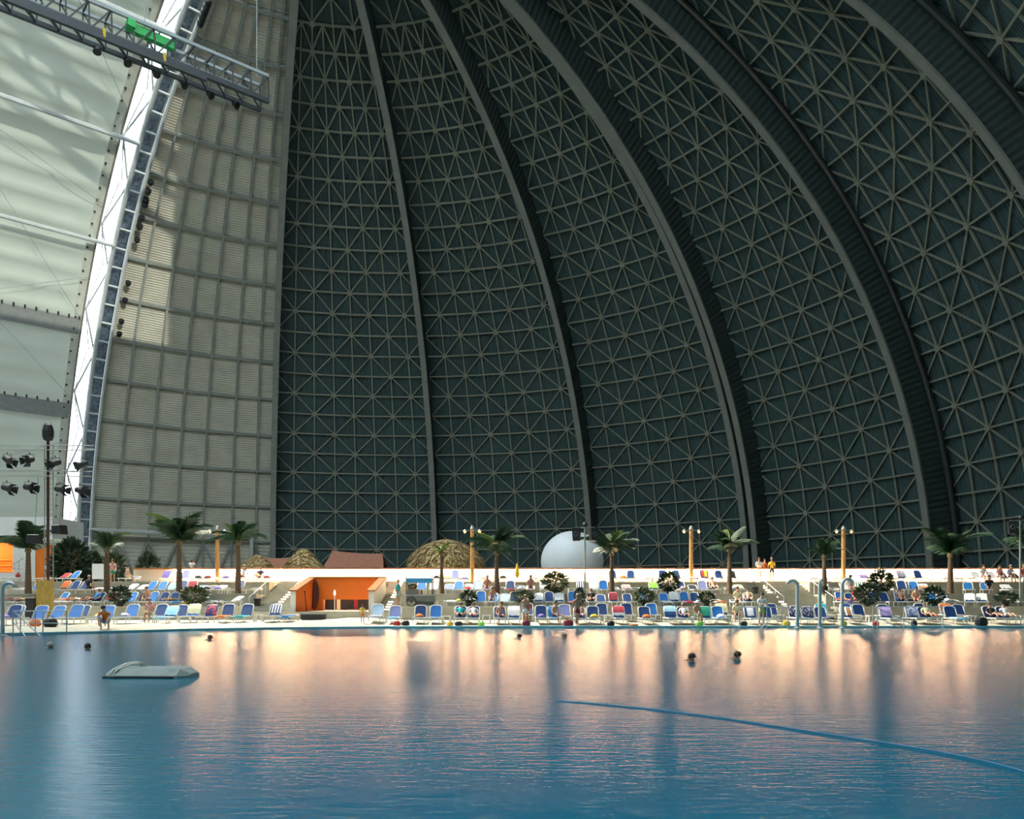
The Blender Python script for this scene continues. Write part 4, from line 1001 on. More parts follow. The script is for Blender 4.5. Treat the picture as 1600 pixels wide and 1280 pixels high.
# ================================================================== LAMPS, MASTS, LIGHT TOWER
lamp_y = 61.06
for x, lab in ((340, 'timber lamp post with twin lamps left of the small thatched hut'), (738, 'timber lamp post with twin lamps before the big thatched hut'), (1080, 'timber lamp post with twin lamps left of the broad stair'), (1318, 'timber lamp post with twin lamps right of the broad stair')):
    t = thing('lamp_post', lab, 'lamp', (px(x, lamp_y), lamp_y, T3)); h = pz(828, lamp_y)-T3
    k = MB(); k.tube([(0, 0, 0), (0, 0, h*.5), (0, 0, h)], [.17, .15, .14], 10); build('pole', k, M_POST, t)
    k = MB(); k.lathe([(.15, 0), (.17, .05), (.10, .25), (.05, .3)], 10, (0, 0, h)); build('cap', k, M_FIXBAR, t)
    k = MB(); k.beam((-.55, -.1, h-.05), (.55, -.1, h-.05), .05, .05); build('arm', k, M_FIXBAR, t)
    for s in (-1, 1):
        k = MB(); k.lathe([(.03, .13), (.06, .10), (.17, -.02), (.165, -.03)], 12, (s*.55, -.1, h-.10)); sh_ = build('shade', k, M_FIXBAR, t)
        k = MB(); k.ball((s*.55, -.1, h-.17), .085, n=8, m=6); build('bulb', k, M_BULB, sh_)
def loudspeaker(parent, p, rz, nm='loudspeaker'):
    k = MB(); k.prism([(-.20, -.42), (.20, -.42), (.24, .1), (.24, .40), (-.24, .40), (-.24, .1)], -.2, .2); o = build(nm, k, M_BLACK, parent, loc=p, rot=rz)
    k = MB(); k.lathe([(.16, 0), (.13, .03), (.05, -.02)], 12); g_ = build('speaker_cone', k, mat('cone_grey', (.05, .05, .055), .5, .1, 6), o); g_.rotation_euler = (pi/2, 0, 0); g_.location = (0, -.2, 0)
    return o
for x, D, lab, flip in ((914, 52.25, 'grey mast with two loudspeakers before the white ball', 1), (1594, 52.25, 'grey mast with loudspeakers at the far end of the terraces', 1)):
    t = thing('speaker_mast', lab, 'mast', (px(x, D), D, T1)); h = pz(823 if x < 1000 else 812, D)-T1
    k = MB(); k.tube([(0, 0, 0), (0, 0, h)], .055, 8); build('pole', k, M_FIXBAR, t)
    k = MB(); k.beam((-.65, 0, h-.05), (.65, 0, h-.05), .06, .06); build('cross_arm', k, M_FIXBAR, t)
    for s in ((-1, 1) if x < 1000 else (-1,)): loudspeaker(t, (s*.55, -.05, h-.5), s*.3)
    k = MB(); k.ball((0, -.1, h+.12), .17, n=10, m=7); build('camera_dome', k, M_BLACK, t)

TD = 52.25
tw = thing('light_tower', 'dark lighting tower with cross bars for stage spotlights behind the bamboo screen', 'tower', (px(75, TD), TD, T1))
TX = px(75, TD); th_ = pz(676, TD)-T1
k = MB(); k.tube([(0, 0, 0), (0, 0, th_)], .09, 8); build('mast', k, mat('dark_red_mast', (.06, .02, .015), .6, .2, 5), tw)
for s in (-.28, .28):
    k = MB(); k.tube([(s, .1, 0), (s, .1, th_-.8)], .03, 6); build('ladder_rail', k, M_FIXBAR, tw)
for i in range(30):
    z = .4+i*(th_-1.4)/30; k = MB(); k.beam((-.28, .1, z), (.28, .1, z), .03, .03); build('ladder_rung', k, M_FIXBAR, tw)
k = MB(); k.lathe([(.24, -.5), (.32, -.3), (.34, .1), (.26, .45), (.15, .6)], 12, (0, 0, th_)); build('head_lamp', k, M_BLACK, tw)
for y in (697, 704, 737, 745):
    z = pz(y, TD)-T1; k = MB(); k.tube([(px(-30, TD)-TX, -.1, z+.06), (px(148, TD)-TX, -.1, z)], .035, 6); build('cross_bar', k, M_FIXBAR, tw)
def spotlight(x, y, D, rz, tilt, label, s=1.0):
    t = thing('stage_spotlight', label, 'spotlight', (px(x, D), D-.1, pz(y, D)), 0, None, s)
    k = MB(); k.tube([(-.26, 0, 0), (-.26, 0, .34), (.26, 0, .34), (.26, 0, 0)], .018, 6); k.tube([(0, 0, .34), (0, 0, .48)], .03, 6); build('yoke', k, M_BLACK, t)
    k = MB(); k.lathe([(.14, -.32), (.19, -.26), (.20, .10), (.22, .14), (.22, .26), (.20, .27)], 12); o = build('lamp_housing', k, M_BLACK, t); o.rotation_euler = (R_(90-tilt), 0, rz)
    k = MB()
    for i in range(4):
        a = i*pi/2; u = V(cos(a), sin(a), 0); v = V(-sin(a), cos(a), 0); k.add([u*.2-v*.18+V(0, 0, .26), u*.2+v*.18+V(0, 0, .26), u*.36+v*.24+V(0, 0, .52), u*.36-v*.24+V(0, 0, .52)], [(0, 1, 2, 3)])
    b_ = build('barn_doors', k, M_BLACK, o)
    return t
for x, y, rz, ti, lab in ((13, 719, 1.2, -30, 'stage spotlight with barn doors at the outer end of the upper bar'), (48, 719, 0, -20, 'round stage spotlight facing the pool on the upper bar'), (88, 724, -.8, -25, 'stage spotlight next to the mast on the upper bar'), (131, 726, -1.2, -20, 'tilted stage spotlight on the short end of the upper bar'),
                          (12, 763, 1.4, -15, 'stage spotlight at the outer end of the lower bar'), (46, 762, 1.3, -10, 'level stage spotlight between mast and bar end on the lower bar'), (95, 765, 1.4, -10, 'level stage spotlight right beside the mast on the lower bar'), (126, 767, 1.2, -15, 'stage spotlight on the short end of the lower bar')):
    spotlight(x, y, TD-.05, rz, ti, lab)
for x, y, rz, lab, D_ in ((54, 843, .2, 'black loudspeaker hanging before the leaning palm', 51.6), (93, 828, -.4, 'black loudspeaker hanging beside the light tower', 51.6)):
    t = thing('hanging_loudspeaker', lab, 'loudspeaker', (px(x, D_), D_, pz(y, D_)), rz)
    k = MB(); k.prism([(-.42, -.25), (.45, -.30), (.36, .28), (-.42, .25)], -.25, .25); build('cabinet', k, M_BLACK, t)
    k = MB(); k.box(-.35, .30, -.26, .2, .26, .30); build('top_plate', k, M_WHITE, t)
    k = MB(); k.tube([(0, 0, .28), (.2, .05, pz(745, D_)-pz(y, D_))], .012, 5); build('hanging_wire', k, M_BLACK, t)
# small spotlights along the gridded wall
for j, (x, y) in enumerate(((312, 4), (311, 12), (309, 19), (307, 27), (305, 37), (221, 284), (219, 298), (215, 308), (214, 318), (209, 336), (204, 351), (200, 374), (183, 442), (178, 467), (170, 500), (164, 516))):
    best = min(((toscreen(dome(178.6-.1*q, e*.5, -1.6)), (178.6-.1*q, e*.5)) for q in range(0, 30, 3) for e in range(40, 150)), key=lambda z: (z[0][0]-x)**2+(z[0][1]-y)**2)
    p = dome(*best[1], -1.7)
    t = thing('wall_spotlight', 'small black spotlight in the row along the gridded wall edge', 'spotlight', p, 0, 'small spotlights along the gridded wall')
    k = MB(); k.lathe([(.35, -.5), (.5, -.2), (.55, .35), (.5, .4)], 10); o = build('lamp_housing', k, M_BLACK, t); o.rotation_euler = (R_(60), 0, .6)
    k = MB(); k.beam((0, 0, 0), tuple((dome(*best[1], -.5)-p)), .12, .12); build('bracket', k, M_BLACK, t)

# ================================================================== ROOF CRANE TRUSS
FLOOD = 155000
A_, B_ = V(px(-60, 60), 60, pz(-47, 60)), V(px(413, 75.5), 75.5, pz(146, 75.5))
ct = thing('lighting_truss', 'long dark lattice lighting truss with a green hoist hung under the roof', 'truss', A_)
ax = (B_-A_); Lt = ax.length; ux = ax.normalized(); uy = V(0, 0, 1).cross(ux).normalized(); uz = ux.cross(uy)
def tp(s, a, b_): return ux*s+uy*a+uz*b_
M_TR = mat('dark_truss_steel', (.05, .06, .065), .5, .15, 1)
M_TRL = mat('pale_truss_steel', (.34, .38, .38), .5, .1, 1)
for a, b_, r, m in ((-.9, -1.15, .20, M_TR), (.9, -1.15, .16, M_TR), (-.9, 1.15, .13, M_TRL), (.9, 1.15, .12, M_TRL)):
    k = MB(); k.beam(tp(0, a, b_), tp(Lt, a, b_), r*2, r*2); build('truss_chord', k, m, ct)
n = 14
for i in range(n):
    s0, s1 = Lt*i/n, Lt*(i+1)/n
    for p, q in (((s0, -.9, -1.15), (s1, -.9, 1.15)), ((s0, .9, 1.15), (s1, .9, -1.15)), ((s1, -.9, -1.15), (s1, -.9, 1.15)), ((s1, .9, -1.15), (s1, .9, 1.15)), ((s0, -.9, -1.15), (s1, .9, -1.15)), ((s1, -.9, 1.15), (s1, .9, 1.15))):
        k = MB(); k.beam(tp(*p), tp(*q), .11, .11); build('truss_web', k, M_TR, ct)
k = MB(); k.beam(tp(0, -.3, -.4), tp(Lt*.93, -.3, -.4), .18, .12); build('cable_tray', k, M_TRL, ct)
k = MB(); k.beam(tp(0, -1.1, -1.5), tp(Lt*.75, -1.1, -1.5), .34, .45); build('pipe_box', k, M_TR, ct)
def on_tr(x):
    return min(range(200), key=lambda i: abs(toscreen(A_+ux*(Lt*i/200))[0]-x))/200*Lt
hs_ = on_tr(236)
k = MB(); k.beam(tp(hs_-1.6, -.6, .55), tp(hs_+1.7, -.6, .45), .5, .7); k2 = build('green_hoist', k, mat('hoist_green', (.03, .50, .10), .4, .1, 3), ct); k2['label'] = 'bright green hoist'
k = MB(); k.beam(tp(hs_-2.1, -.6, .75), tp(hs_-1.5, -.6, .7), .9, .6); build('hoist_motor', k, MATS['hoist_green'], k2)
for x in (157, 250):
    s = on_tr(x); k = MB(); k.beam(tp(s, -1.2, -.8), tp(s, -1.2, -1.5), .18, .18); build('yellow_hook', k, TW['yellow'], ct)
for i, (fs, tx) in enumerate(((.40, -26), (.50, -12), (.60, 2), (.70, 14), (.80, 26), (.90, 36))):   # flood lamps hung on the truss, turned on the beach
    p = tp(Lt*fs, .9, -1.55); aim = (V(tx, 53, 1)-(A_+p)).normalized(); q = V(0, 0, 1).rotation_difference(aim)
    k = MB(); k.lathe([(.16, -.45), (.24, -.35), (.28, .0), (.34, .12), (.33, .13)], 12); o = build('flood_lamp', k, M_BLACK, ct, loc=p); o.rotation_mode = 'QUATERNION'; o.rotation_quaternion = q
    ld = bpy.data.lights.new('flood_light', 'SPOT'); ld.energy = FLOOD; ld.color = (1, .90, .72); ld.spot_size = R_(34); ld.spot_blend = .8; ld.shadow_soft_size = .35
    lo = bpy.data.objects.new('flood_light', ld); COL.objects.link(lo); lo.parent = ct; lo.location = p+aim*.3; lo.rotation_mode = 'QUATERNION'; lo.rotation_quaternion = aim.to_track_quat('-Z', 'Y')
for s in (Lt*.15, Lt*.55, Lt*.97):
    p = tp(s, 0, 1.15); k = MB(); k.tube([p, p+V(0, 0, 45)], .04, 5); build('hanging_cable', k, M_FIXBAR, ct)

# ================================================================== HUTS AND BALL BEHIND THE WALL
def thatch_hut(x, D, wpx, ytop, yeave, label, domed=False, seed=0):
    X = px(x, D); R0 = wpx*D/FPX/2; zt, ze = pz(ytop, D), pz(yeave, D)
    t = thing('thatched_hut', label, 'hut', (X, D, TP)); r = random.Random(seed)
    H = zt-ze; base = ze-TP
    def rad(q): return R0*(1-q**2.3)**.62 if domed else R0*(1-q)**.93+.05
    k = MB(); prof = [(max(.06, rad(i/10)*.96), base+H*i/10*.98) for i in range(11)]; k.lathe(prof, 28); build('roof_core', k, M_THATCH, t)
    ks = [MB(), MB()]
    for lay in range(13):
        q0 = lay/13; nb = int(60+150*rad(q0)/R0)
        for i in range(nb):
            a = 6.283*(i+r.random())/nb; q = min(.99, q0+.12+.05*r.random()); qe = max(-.06, q0-.05-.05*r.random())
            r0, r1 = rad(max(0, q)), (rad(max(0, qe))+(.10 if qe >= 0 else .22))
            w_ = .06+.05*r.random(); u = V(cos(a), sin(a), 0); v = V(-sin(a), cos(a), 0)
            p = u*(r0+.05)+V(0, 0, base+H*q); e = u*(r1+.05+.22*r.random())+V(0, 0, base+H*qe)+v*r.uniform(-.1, .1)
            ks[r.random() < .38].add([p-v*w_, p+v*w_, e+v*w_*.8, e-v*w_*.8], [(0, 1, 2, 3)])
    for k, m_ in zip(ks, (M_THATCH, M_THATCH2)): o = build('thatch', k, m_, t); o['kind'] = 'stuff'
    for i in range(6):
        a = i*pi/3+.3; k = MB(); k.tube([(R0*.72*cos(a), R0*.72*sin(a), 0), (R0*.72*cos(a), R0*.72*sin(a), base+.3)], .10, 7); build('hut_post', k, M_POST, t)
    return t
thatch_hut(402, 71, 52, 867, 893, 'small low thatched hut behind the lit wall beside a palm', seed=1)
thatch_hut(474, 69, 64, 857, 893, 'pointed conical thatched hut behind the orange entrance', seed=2)
thatch_hut(697, 74, 116, 843, 893, 'big domed thatched hut behind the lit wall', True, seed=3)
def gable(x0, x1, D, yr0, yr1, ye, label, finial=True):
    X0, X1 = px(x0, D), px(x1, D); ze = pz(ye, D); zr0, zr1 = pz(yr0, D), pz(yr1, D); c = (X0+X1)/2
    t = thing('tiled_roof_house', label, 'house', (c, D, TP)); a, b_ = X0-c, X1-c; ins = (b_-a)*.09
    ze -= TP; zr0 -= TP; zr1 -= TP; dp = 2.6
    for s, nm in ((-1, 'front'), (1, 'rear')):
        k = MB(); m = 8; nv = 6
        for i in range(nv+1):
            q = i/nv; yy = s*dp*(1-q)**1.25; 
            for j in range(m+1):
                u = j/m; x = (a+ins*q)+(b_-a-2*ins*q)*u; zz = ze+(zr0+(zr1-zr0)*u-ze)*q; k.v.append((x, yy, zz+.10*(2*u-1)**2*q))
        for i in range(nv):
            for j in range(m): k.f.append((i*(m+1)+j, i*(m+1)+j+1, (i+1)*(m+1)+j+1, (i+1)*(m+1)+j))
        build('roof_slope', k, M_TILE, t)
    for e, zr, sg in ((a, zr0, 1), (b_, zr1, -1)):
        k = MB(); k.add([(e+.25*sg, -dp*.9, ze), (e+.25*sg, dp*.9, ze), (e+(ins+.1)*sg, 0, zr-.1)], [(0, 1, 2)]); build('gable_panel', k, mat('dark_gable', (.035, .028, .025), .8, .1, 4), t)
        if finial: k = MB(); k.tube([(e+ins*sg, 0, zr-.1), (e+ins*sg*.8, 0, zr+.25), (e+ins*sg*.3, 0, zr+.62)], [.07, .05, .015], 6); build('finial', k, M_TILE, t)
    k = MB(); k.box(a+.5, b_-.5, -dp*.7, dp*.7, 0, ze+.05); build('house_wall', k, M_WALLW, t)
gable(511, 606, 78, 862, 867, 893, 'brown tiled gable roof with finials behind the orange entrance')
gable(412, 462, 79, 873, 872, 893, 'low brown roof between the two conical thatched huts', False)
D_ = 88; rb = 98*D_/FPX/2
t = thing('white_ball', 'large soft white ball lamp balloon behind the lit wall', 'balloon', (px(894, D_), D_, TP))
k = MB(); k.ball((0, 0, pz(830, D_)-TP-rb*.98), rb, rb, rb*.98, 40, 24); build('envelope', k, mat('white_balloon', (.90, .92, .91), .5, .02, 1), t, smooth=True)
k = MB(); k.lathe([(1.2, 0), (1.1, .25), (.5, .3)], 16); build('base_ring', k, M_FIXBAR, t)
# ================================================================== ENTRANCE, CART, BUILDING
E0, E1 = -13.95, -9.25; EB = 57.2; EF = 52.5
zf, zb = pz(924, EF), pz(903, EB)
en = thing('entrance', 'orange walled entrance recess with sloping timber copings between two stairs', 'entrance', ((E0+E1)/2, EF, LAND), kind='structure'); ec = (E0+E1)/2
for x0, x1, nm in ((E0-.35, E0, 'l'), (E1, E1+.35, 'r')):
    k = MB(); k.add([(x-ec, y-EF, z-LAND) for x in (x0, x1) for y, z in ((EF, LAND), (EB+.3, LAND), (EB+.3, zb), (EF, zf))], [(0, 1, 2, 3), (7, 6, 5, 4), (0, 4, 5, 1), (1, 5, 6, 2), (2, 6, 7, 3), (3, 7, 4, 0)])
    build('side_wall', k, M_WALLW, en)
    xi = E0+.006 if nm == 'l' else E1-.006
    k = MB(); k.add([(xi-ec, y-EF, z-LAND) for y, z in ((EF+.02, LAND), (EB, LAND), (EB, zb-.02), (EF+.02, zf-.02))], [(0, 1, 2, 3)]); build('orange_lining', k, M_ORANGE, en)
    k = MB(); k.beam(((x0+x1)/2-ec, -.1, zf-LAND+.03), ((x0+x1)/2-ec, EB+.3-EF, zb-LAND+.03), .52, .09); build('coping', k, M_WOODR, en)
zo = pz(937, EB)
k = MB(); k.box(E0-ec, E1-ec, EB-EF, EB-EF+.3, zo-LAND, zb-LAND); build('back_wall', k, M_ORANGE, en)
k = MB(); k.box(E0-.3-ec, E1+.3-ec, EB-EF-.06, EB-EF+.4, zb-LAND, zb-LAND+.08); build('back_coping', k, M_WOODR, en)
k = MB(); k.box(E0-ec, E0+.7-ec, EB-EF, EB-EF+.3, 0, zo-LAND); build('back_pier', k, M_ORANGE, en)
k = MB(); k.box(E0-ec, E1-ec, EB-EF+.3, EB-EF+3.2, -.05, 0); build('passage_floor', k, M_CONC, en)
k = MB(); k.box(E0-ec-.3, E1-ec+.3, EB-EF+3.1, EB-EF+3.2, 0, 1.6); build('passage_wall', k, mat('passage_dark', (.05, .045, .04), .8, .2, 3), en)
k = MB(); k.box(E0-ec, E1-ec, -.5, EB-EF+.1, -.06, 0); build('threshold', k, M_CONC, en)
for i, x in enumerate((505, 513, 529, 548, 556, 564)):
    Dp = EB+2.2; t = thing('display_panel', '%s upright panel standing in the passage under the orange wall' % ['white', 'black', 'cream', 'black', 'dark red', 'black'][i], 'panel', (px(x, Dp), Dp, LAND), 0, 'panels in the passage')
    k = MB(); k.box(-.13, .13, -.03, .03, .05, .95); build('board', k, [TW['white'], M_BLACK, TW['cream'], M_BLACK, TW['dark red'], M_BLACK][i], t); k = MB(); k.box(-.2, .2, -.12, .12, 0, .05); build('foot', k, M_FIXBAR, t)
t = thing('surfboard', 'dark brown surfboard leaning on the orange wall', 'surfboard', (px(491, EB-.5), EB-.5, LAND), 0)
k = MB(); prof = [(.30*sin(pi*q)**.6, 2.2*q) for q in [i/16 for i in range(17)]]
poly = [(a, b_) for a, b_ in prof]+[(-a, b_) for a, b_ in prof[::-1]][1:-1]; k.prism(poly, -.03, .03); o = build('board', k, mat('dark_board', (.07, .03, .03), .35, .2, 3), t); o.rotation_euler = (R_(-9), 0, 0)
k = MB(); k.box(-.012, .012, -.04, -.03, .1, 2.1); o2 = build('stringer', k, M_WOODR, o)
t = thing('torch', 'thin white torch with a pale flame standing in the entrance', 'torch', (px(523, 54.4), 54.4, LAND))
k = MB(); k.tube([(0, 0, 0), (0, 0, 1.05)], .035, 7); build('stick', k, M_WHITE, t)
k = MB(); k.lathe([(.03, 1.05), (.07, 1.12), (.06, 1.25), (.015, 1.42)], 10); build('flame', k, mat('flame', (1, .75, .42), emit=6, var=0), t)
t = thing('pole', 'dark pole leaning on the orange side wall', 'pole', (px(478, 54), 54, LAND)); k = MB(); k.tube([(.05, 0, 0), (-.1, .1, 1.3)], .03, 6); build('shaft', k, M_BLACK, t); k = MB(); k.ball((-.1, .1, 1.3), .05); build('knob', k, M_BLACK, t)
t = thing('bench', 'low black upholstered bench on the sand before the entrance', 'bench', (px(490, 50.6), 50.6, sand_z(px(490, 50.6), 50.6)))
k = MB(); k.box(-.75, .75, -.24, .24, .05, .33); build('seat_box', k, M_BLACK, t); k = MB(); k.box(-.77, .77, -.26, .26, .33, .40); build('cushion', k, mat('grey_vinyl', (.10, .11, .11), .5, .1, 5), t); k = MB(); k.box(-.7, .7, -.2, .2, 0, .05); build('plinth', k, M_BLACK, t)

CD = 52.9; c0 = px(657, CD)
ca = thing('drinks_cart', 'grey drinks cart with a blue and white canopy and a spoked wheel', 'cart', (c0, CD, T1 if c0 > -7.5 else LAND)); cz = ca.location.z
def cx_(x): return px(x, CD)-c0
def cz_(y): return pz(y, CD)-cz
M_CART = mat('cart_grey', (.16, .17, .165), .5, .1, 3)
k = MB(); k.box(cx_(636), cx_(680), -.4, .4, cz_(940), cz_(930)); build('counter', k, M_CART, ca)
k = MB(); k.box(cx_(637), cx_(655), -.35, .35, cz_(930), cz_(921)); build('back_box', k, M_CART, ca)
k = MB(); k.box(cx_(632), cx_(680), -.44, .44, cz_(930)-.03, cz_(929.4)); build('ledge', k, M_CHROME, ca)
k = MB(); k.box(cx_(650), cx_(678), -.3, .3, .10, cz_(940)); build('lower_cabinet', k, M_CART, ca)
for x in (636, 676):
    for y in (-.4, .4): k = MB(); k.tube([(cx_(x), y, cz_(930)), (cx_(x), y, cz_(899))], .03, 6); build('canopy_post', k, M_BLACK, ca)
k = MB(); k.add([(cx_(634), -.5, cz_(904)), (cx_(678), -.5, cz_(904)), (cx_(678), .5, cz_(899)), (cx_(634), .5, cz_(899)), (cx_(634), -.5, cz_(904)-.03), (cx_(678), -.5, cz_(904)-.03), (cx_(678), .5, cz_(899)-.03), (cx_(634), .5, cz_(899)-.03)], [(0, 1, 2, 3), (7, 6, 5, 4), (0, 4, 5, 1), (1, 5, 6, 2), (2, 6, 7, 3), (3, 7, 4, 0)]); build('canopy_top', k, TW['white'], ca)
k = MB(); k.box(cx_(636), cx_(676), -.51, -.48, cz_(911), cz_(904)); build('canopy_valance', k, mat('valance_blue', (.04, .26, .52), .7, .1, 4), ca)
wc = V(cx_(644), -.42, .34)
k = MB(); k.tube([wc+V(.29*cos(a*pi/9), 0, .29*sin(a*pi/9)) for a in range(19)], .035, 6); wh_ = build('wheel_rim', k, M_BLACK, ca)
for i in range(4): a = i*pi/4; k = MB(); k.beam(wc+V(.28*cos(a), 0, .28*sin(a)), wc-V(.28*cos(a), 0, .28*sin(a)), .025, .025); build('spoke', k, M_BLACK, wh_)
t = thing('potted_herbs', 'green herbs in a box on the drinks cart', 'plant', (c0+cx_(645), CD-.1, cz+cz_(921)+.006)); o = link('foliage', SHR[1], M_PALM, t, (0, 0, .20), None, (.6, .4, .20)); o['kind'] = 'stuff'; k = MB(); k.box(-.25, .25, -.15, .15, 0, .10); build('box', k, M_WOODR, t)
for i, x in enumerate((659, 664, 669)):
    t = thing('bottle', 'small bottle standing on the drinks cart counter', 'bottle', (c0+cx_(x), CD-.2, cz+cz_(929.4)+.006), 0, 'bottles on the drinks cart'); k = MB(); k.lathe([(.05, 0), (.05, .20), (.02, .27), (.02, .33)], 9); build('glass', k, [TW['red'], TW['white'], TW['yellow']][i], t); k = MB(); k.lathe([(.024, .33), (.024, .36)], 8); build('cap', k, M_BLACK, t)

BD = 69.0
bl = thing('side_building', 'white building with an orange lit niche and an orange door panel behind the terraces', 'building', (px(0, BD), BD, TP)); b0 = px(0, BD)
def bx_(x): return px(x, BD)-b0
def bz_(y): return pz(y, BD)-TP
for x0, x1, y0, y1 in ((-120, -60, 808, 915), (20, 55, 808, 915), (-60, 20, 808, 843), (-60, 20, 895, 915), (55, 82, 808, 852)):
    k = MB(); k.box(bx_(x0), bx_(x1), 0, 5, bz_(y1), bz_(y0)); build('white_wall', k, M_WALLW, bl)
k = MB(); k.box(bx_(-60), bx_(20), 2.2, 2.4, bz_(895), bz_(843)); build('niche_back', k, M_ORANGE, bl)
k = MB(); k.box(bx_(55), bx_(82), .1, 5, bz_(915), bz_(852)); d_ = build('orange_door', k, M_ORANGE, bl)
k = MB(); k.box(bx_(68), bx_(73), .05, .1, bz_(889), bz_(884)); build('notice', k, TW['white'], d_)
for y in (874, 883, 892): k = MB(); k.box(bx_(-60), bx_(20), 2.1, 2.2, bz_(y), bz_(y)+.08); build('niche_bar', k, mat('orange_light_bar', (.90, .36, .06), .5, 0), bl)
k = MB(); k.box(bx_(12), bx_(19), .6, .9, bz_(849)-.05, bz_(849)+.07); build('niche_lamp', k, mat('niche_lamp', (1, .75, .45), emit=40, var=0), bl)
k = MB(); k.box(bx_(-50), bx_(-20), .6, .9, bz_(849)-.05, bz_(849)+.07); build('niche_lamp', k, MATS['niche_lamp'], bl)
k = MB(); k.tube([(bx_(22), -.5, bz_(884)), (bx_(42), -.5, bz_(873))], .03, 6); build('stair_rail', k, M_FIXBAR, bl)
k = MB(); k.tube([(bx_(22), -.5, bz_(888.5)), (bx_(42), -.5, bz_(890))], .02, 6); build('stair_rail', k, M_FIXBAR, bl)
for x, y in ((28, 881), (35, 877)): k = MB(); k.tube([(bx_(x), -.5, bz_(y)), (bx_(x), -.5, bz_(892))], .02, 6); build('rail_post', k, M_FIXBAR, bl)
t = thing('lifebuoy_case', 'red fire extinguisher case on the white building', 'extinguisher', (px(28, BD-.2), BD-.2, pz(905, BD))); k = MB(); k.lathe([(.16, 0), (.17, .35), (.10, .46), (.05, .50)], 10); build('cylinder', k, TW['red'], t); k = MB(); k.beam((0, 0, .5), (.1, 0, .56), .05, .05); build('nozzle', k, M_BLACK, t)

t = thing('bamboo_screen', 'yellow bamboo mat screen standing before the light tower', 'screen', (px(71, 51.2), 51.2, sand_z(px(71, 51.2), 51.2))); h = pz(906, 51.2)-t.location.z
for i in range(16):
    x = (px(57.5+i*1.72, 51.2)-t.location.x); k = MB(); k.tube([(x, .01*(i % 2), .02), (x, .01*(i % 2), h-.03*((i*7) % 3))], .034, 6); build('bamboo_cane', k, M_BAMBOO, t)
for z in (.25, h*.5, h-.2): k = MB(); k.beam((px(57, 51.2)-t.location.x, .06, z), (px(85, 51.2)-t.location.x, .06, z), .04, .05); build('batten', k, M_POST, t)
t = thing('waste_bin', 'black square waste bin beside the bamboo screen', 'bin', (px(50, 51.3), 51.3, sand_z(px(50, 51.3), 51.3))); h = pz(935, 51.3)-t.location.z
k = MB(); k.box(-.27, .27, -.27, .27, 0, h-.08); build('body', k, M_BLACK, t); k = MB(); k.box(-.29, .29, -.29, .29, h-.08, h); build('lid', k, M_BLACK, t)
for x, D, z, y0, lab in ((402, 54.62, T1, 906, 'black bin beside the stair handrail'), (1180, 57.6, T2, 914, 'black planter bin at the head of the middle terrace')):
    t = thing('waste_bin', lab, 'bin', (px(x, D), D, z)); k = MB(); k.lathe([(.17, 0), (.24, .50), (.26, .52)], 12); build('body', k, M_POT, t); k = MB(); k.lathe([(.265, .5), (.27, .53), (.24, .56)], 12); build('rim', k, M_BLACK, t)
t = thing('notice_board', 'white notice board on legs beside the thin palm', 'board', (px(153, 60.6), 60.6, T3)); h = pz(881, 60.6)-T3
k = MB(); k.box(-.43, .43, -.02, .02, h-1.15, h); build('panel', k, TW['white'], t)
for s in (-.38, .38): k = MB(); k.tube([(s, .04, 0), (s, .04, h)], .025, 6); build('leg', k, M_FIXBAR, t)

# ================================================================== POOL FITTINGS
def gooseneck(x, ytop, ybase, label, hook=1):
    D = edge_y(px(x, 46.4 if x > 400 else 37.4))-.25; X = px(x, D); h = pz(ytop, D)
    t = thing('water_spout', label, 'spout', (X, D, 0))
    k = MB(); r = .30
    pts = [(0, 0, -.4), (0, 0, .6), (0, 0, h-r)]+[(hook*(r-r*cos(a*pi/8)), -.0, h-r+r*sin(a*pi/8)) for a in range(1, 8 if hook else 1)]
    if not hook: pts = [(0, 0, -.4), (0, 0, .6), (0, 0, h-r), (0, -.06, h-.16), (0, -.2, h-.03), (0, -.38, h)]
    k.tube(pts, .10 if x > 100 else .085, 10); build('pipe', k, M_CHROME, t, smooth=True)
    k = MB(); e = pts[-1]; k.lathe([(.12, -.03), (.12, .03)], 10, e); build('nozzle', k, M_CHROME, t)
    k = MB(); k.lathe([(.2, -.02), (.2, .02), (.12, .05)], 12); build('flange', k, M_CHROME, t)
gooseneck(4, 911, 990, 'steel gooseneck water spout beside the pool steps and bamboo screen', 1)
gooseneck(1246, 907, 981, 'steel gooseneck water spout with its mouth towards the broad stair', -1)
gooseneck(1281, 906, 981, 'steel water spout with its mouth to the pool, between two goosenecks', 0)
gooseneck(1316, 905, 981, 'steel gooseneck water spout with its mouth away from the broad stair', 1)
def pool_rail(xs, ytop, slopes, label):
    """xs: post columns; slopes: list of (x0,y0,x1,y1) sloping bars"""
    xm = sum(xs)/len(xs); D = edge_y(px(xm, 46.4 if xm > 400 else 37.6))-.5; c = px(xm, D)
    t = thing('pool_handrail', label, 'handrail', (c, D, 0)); zt = pz(ytop, D)
    for x in xs: k = MB(); k.tube([(px(x, D)-c, 0, -.5), (px(x, D)-c, 0, zt)], .026, 7); build('post', k, M_CHROME, t)
    k = MB(); k.tube([(px(xs[0], D)-c, 0, zt), (px(xs[-1], D)-c, 0, zt)], .028, 7); build('top_rail', k, M_CHROME, t)
    k = MB(); k.tube([(px(xs[0], D)-c, 0, zt*.5), (px(xs[-1], D)-c, 0, zt*.5)], .02, 7); build('middle_rail', k, M_CHROME, t)
    for x0, y0, x1, y1 in slopes: k = MB(); k.tube([(px(x0, D)-c, 0, pz(y0, D)), (px(x1, D)-c, -.5, max(-.3, pz(y1, D)))], .028, 7); build('sloping_rail', k, M_CHROME, t)
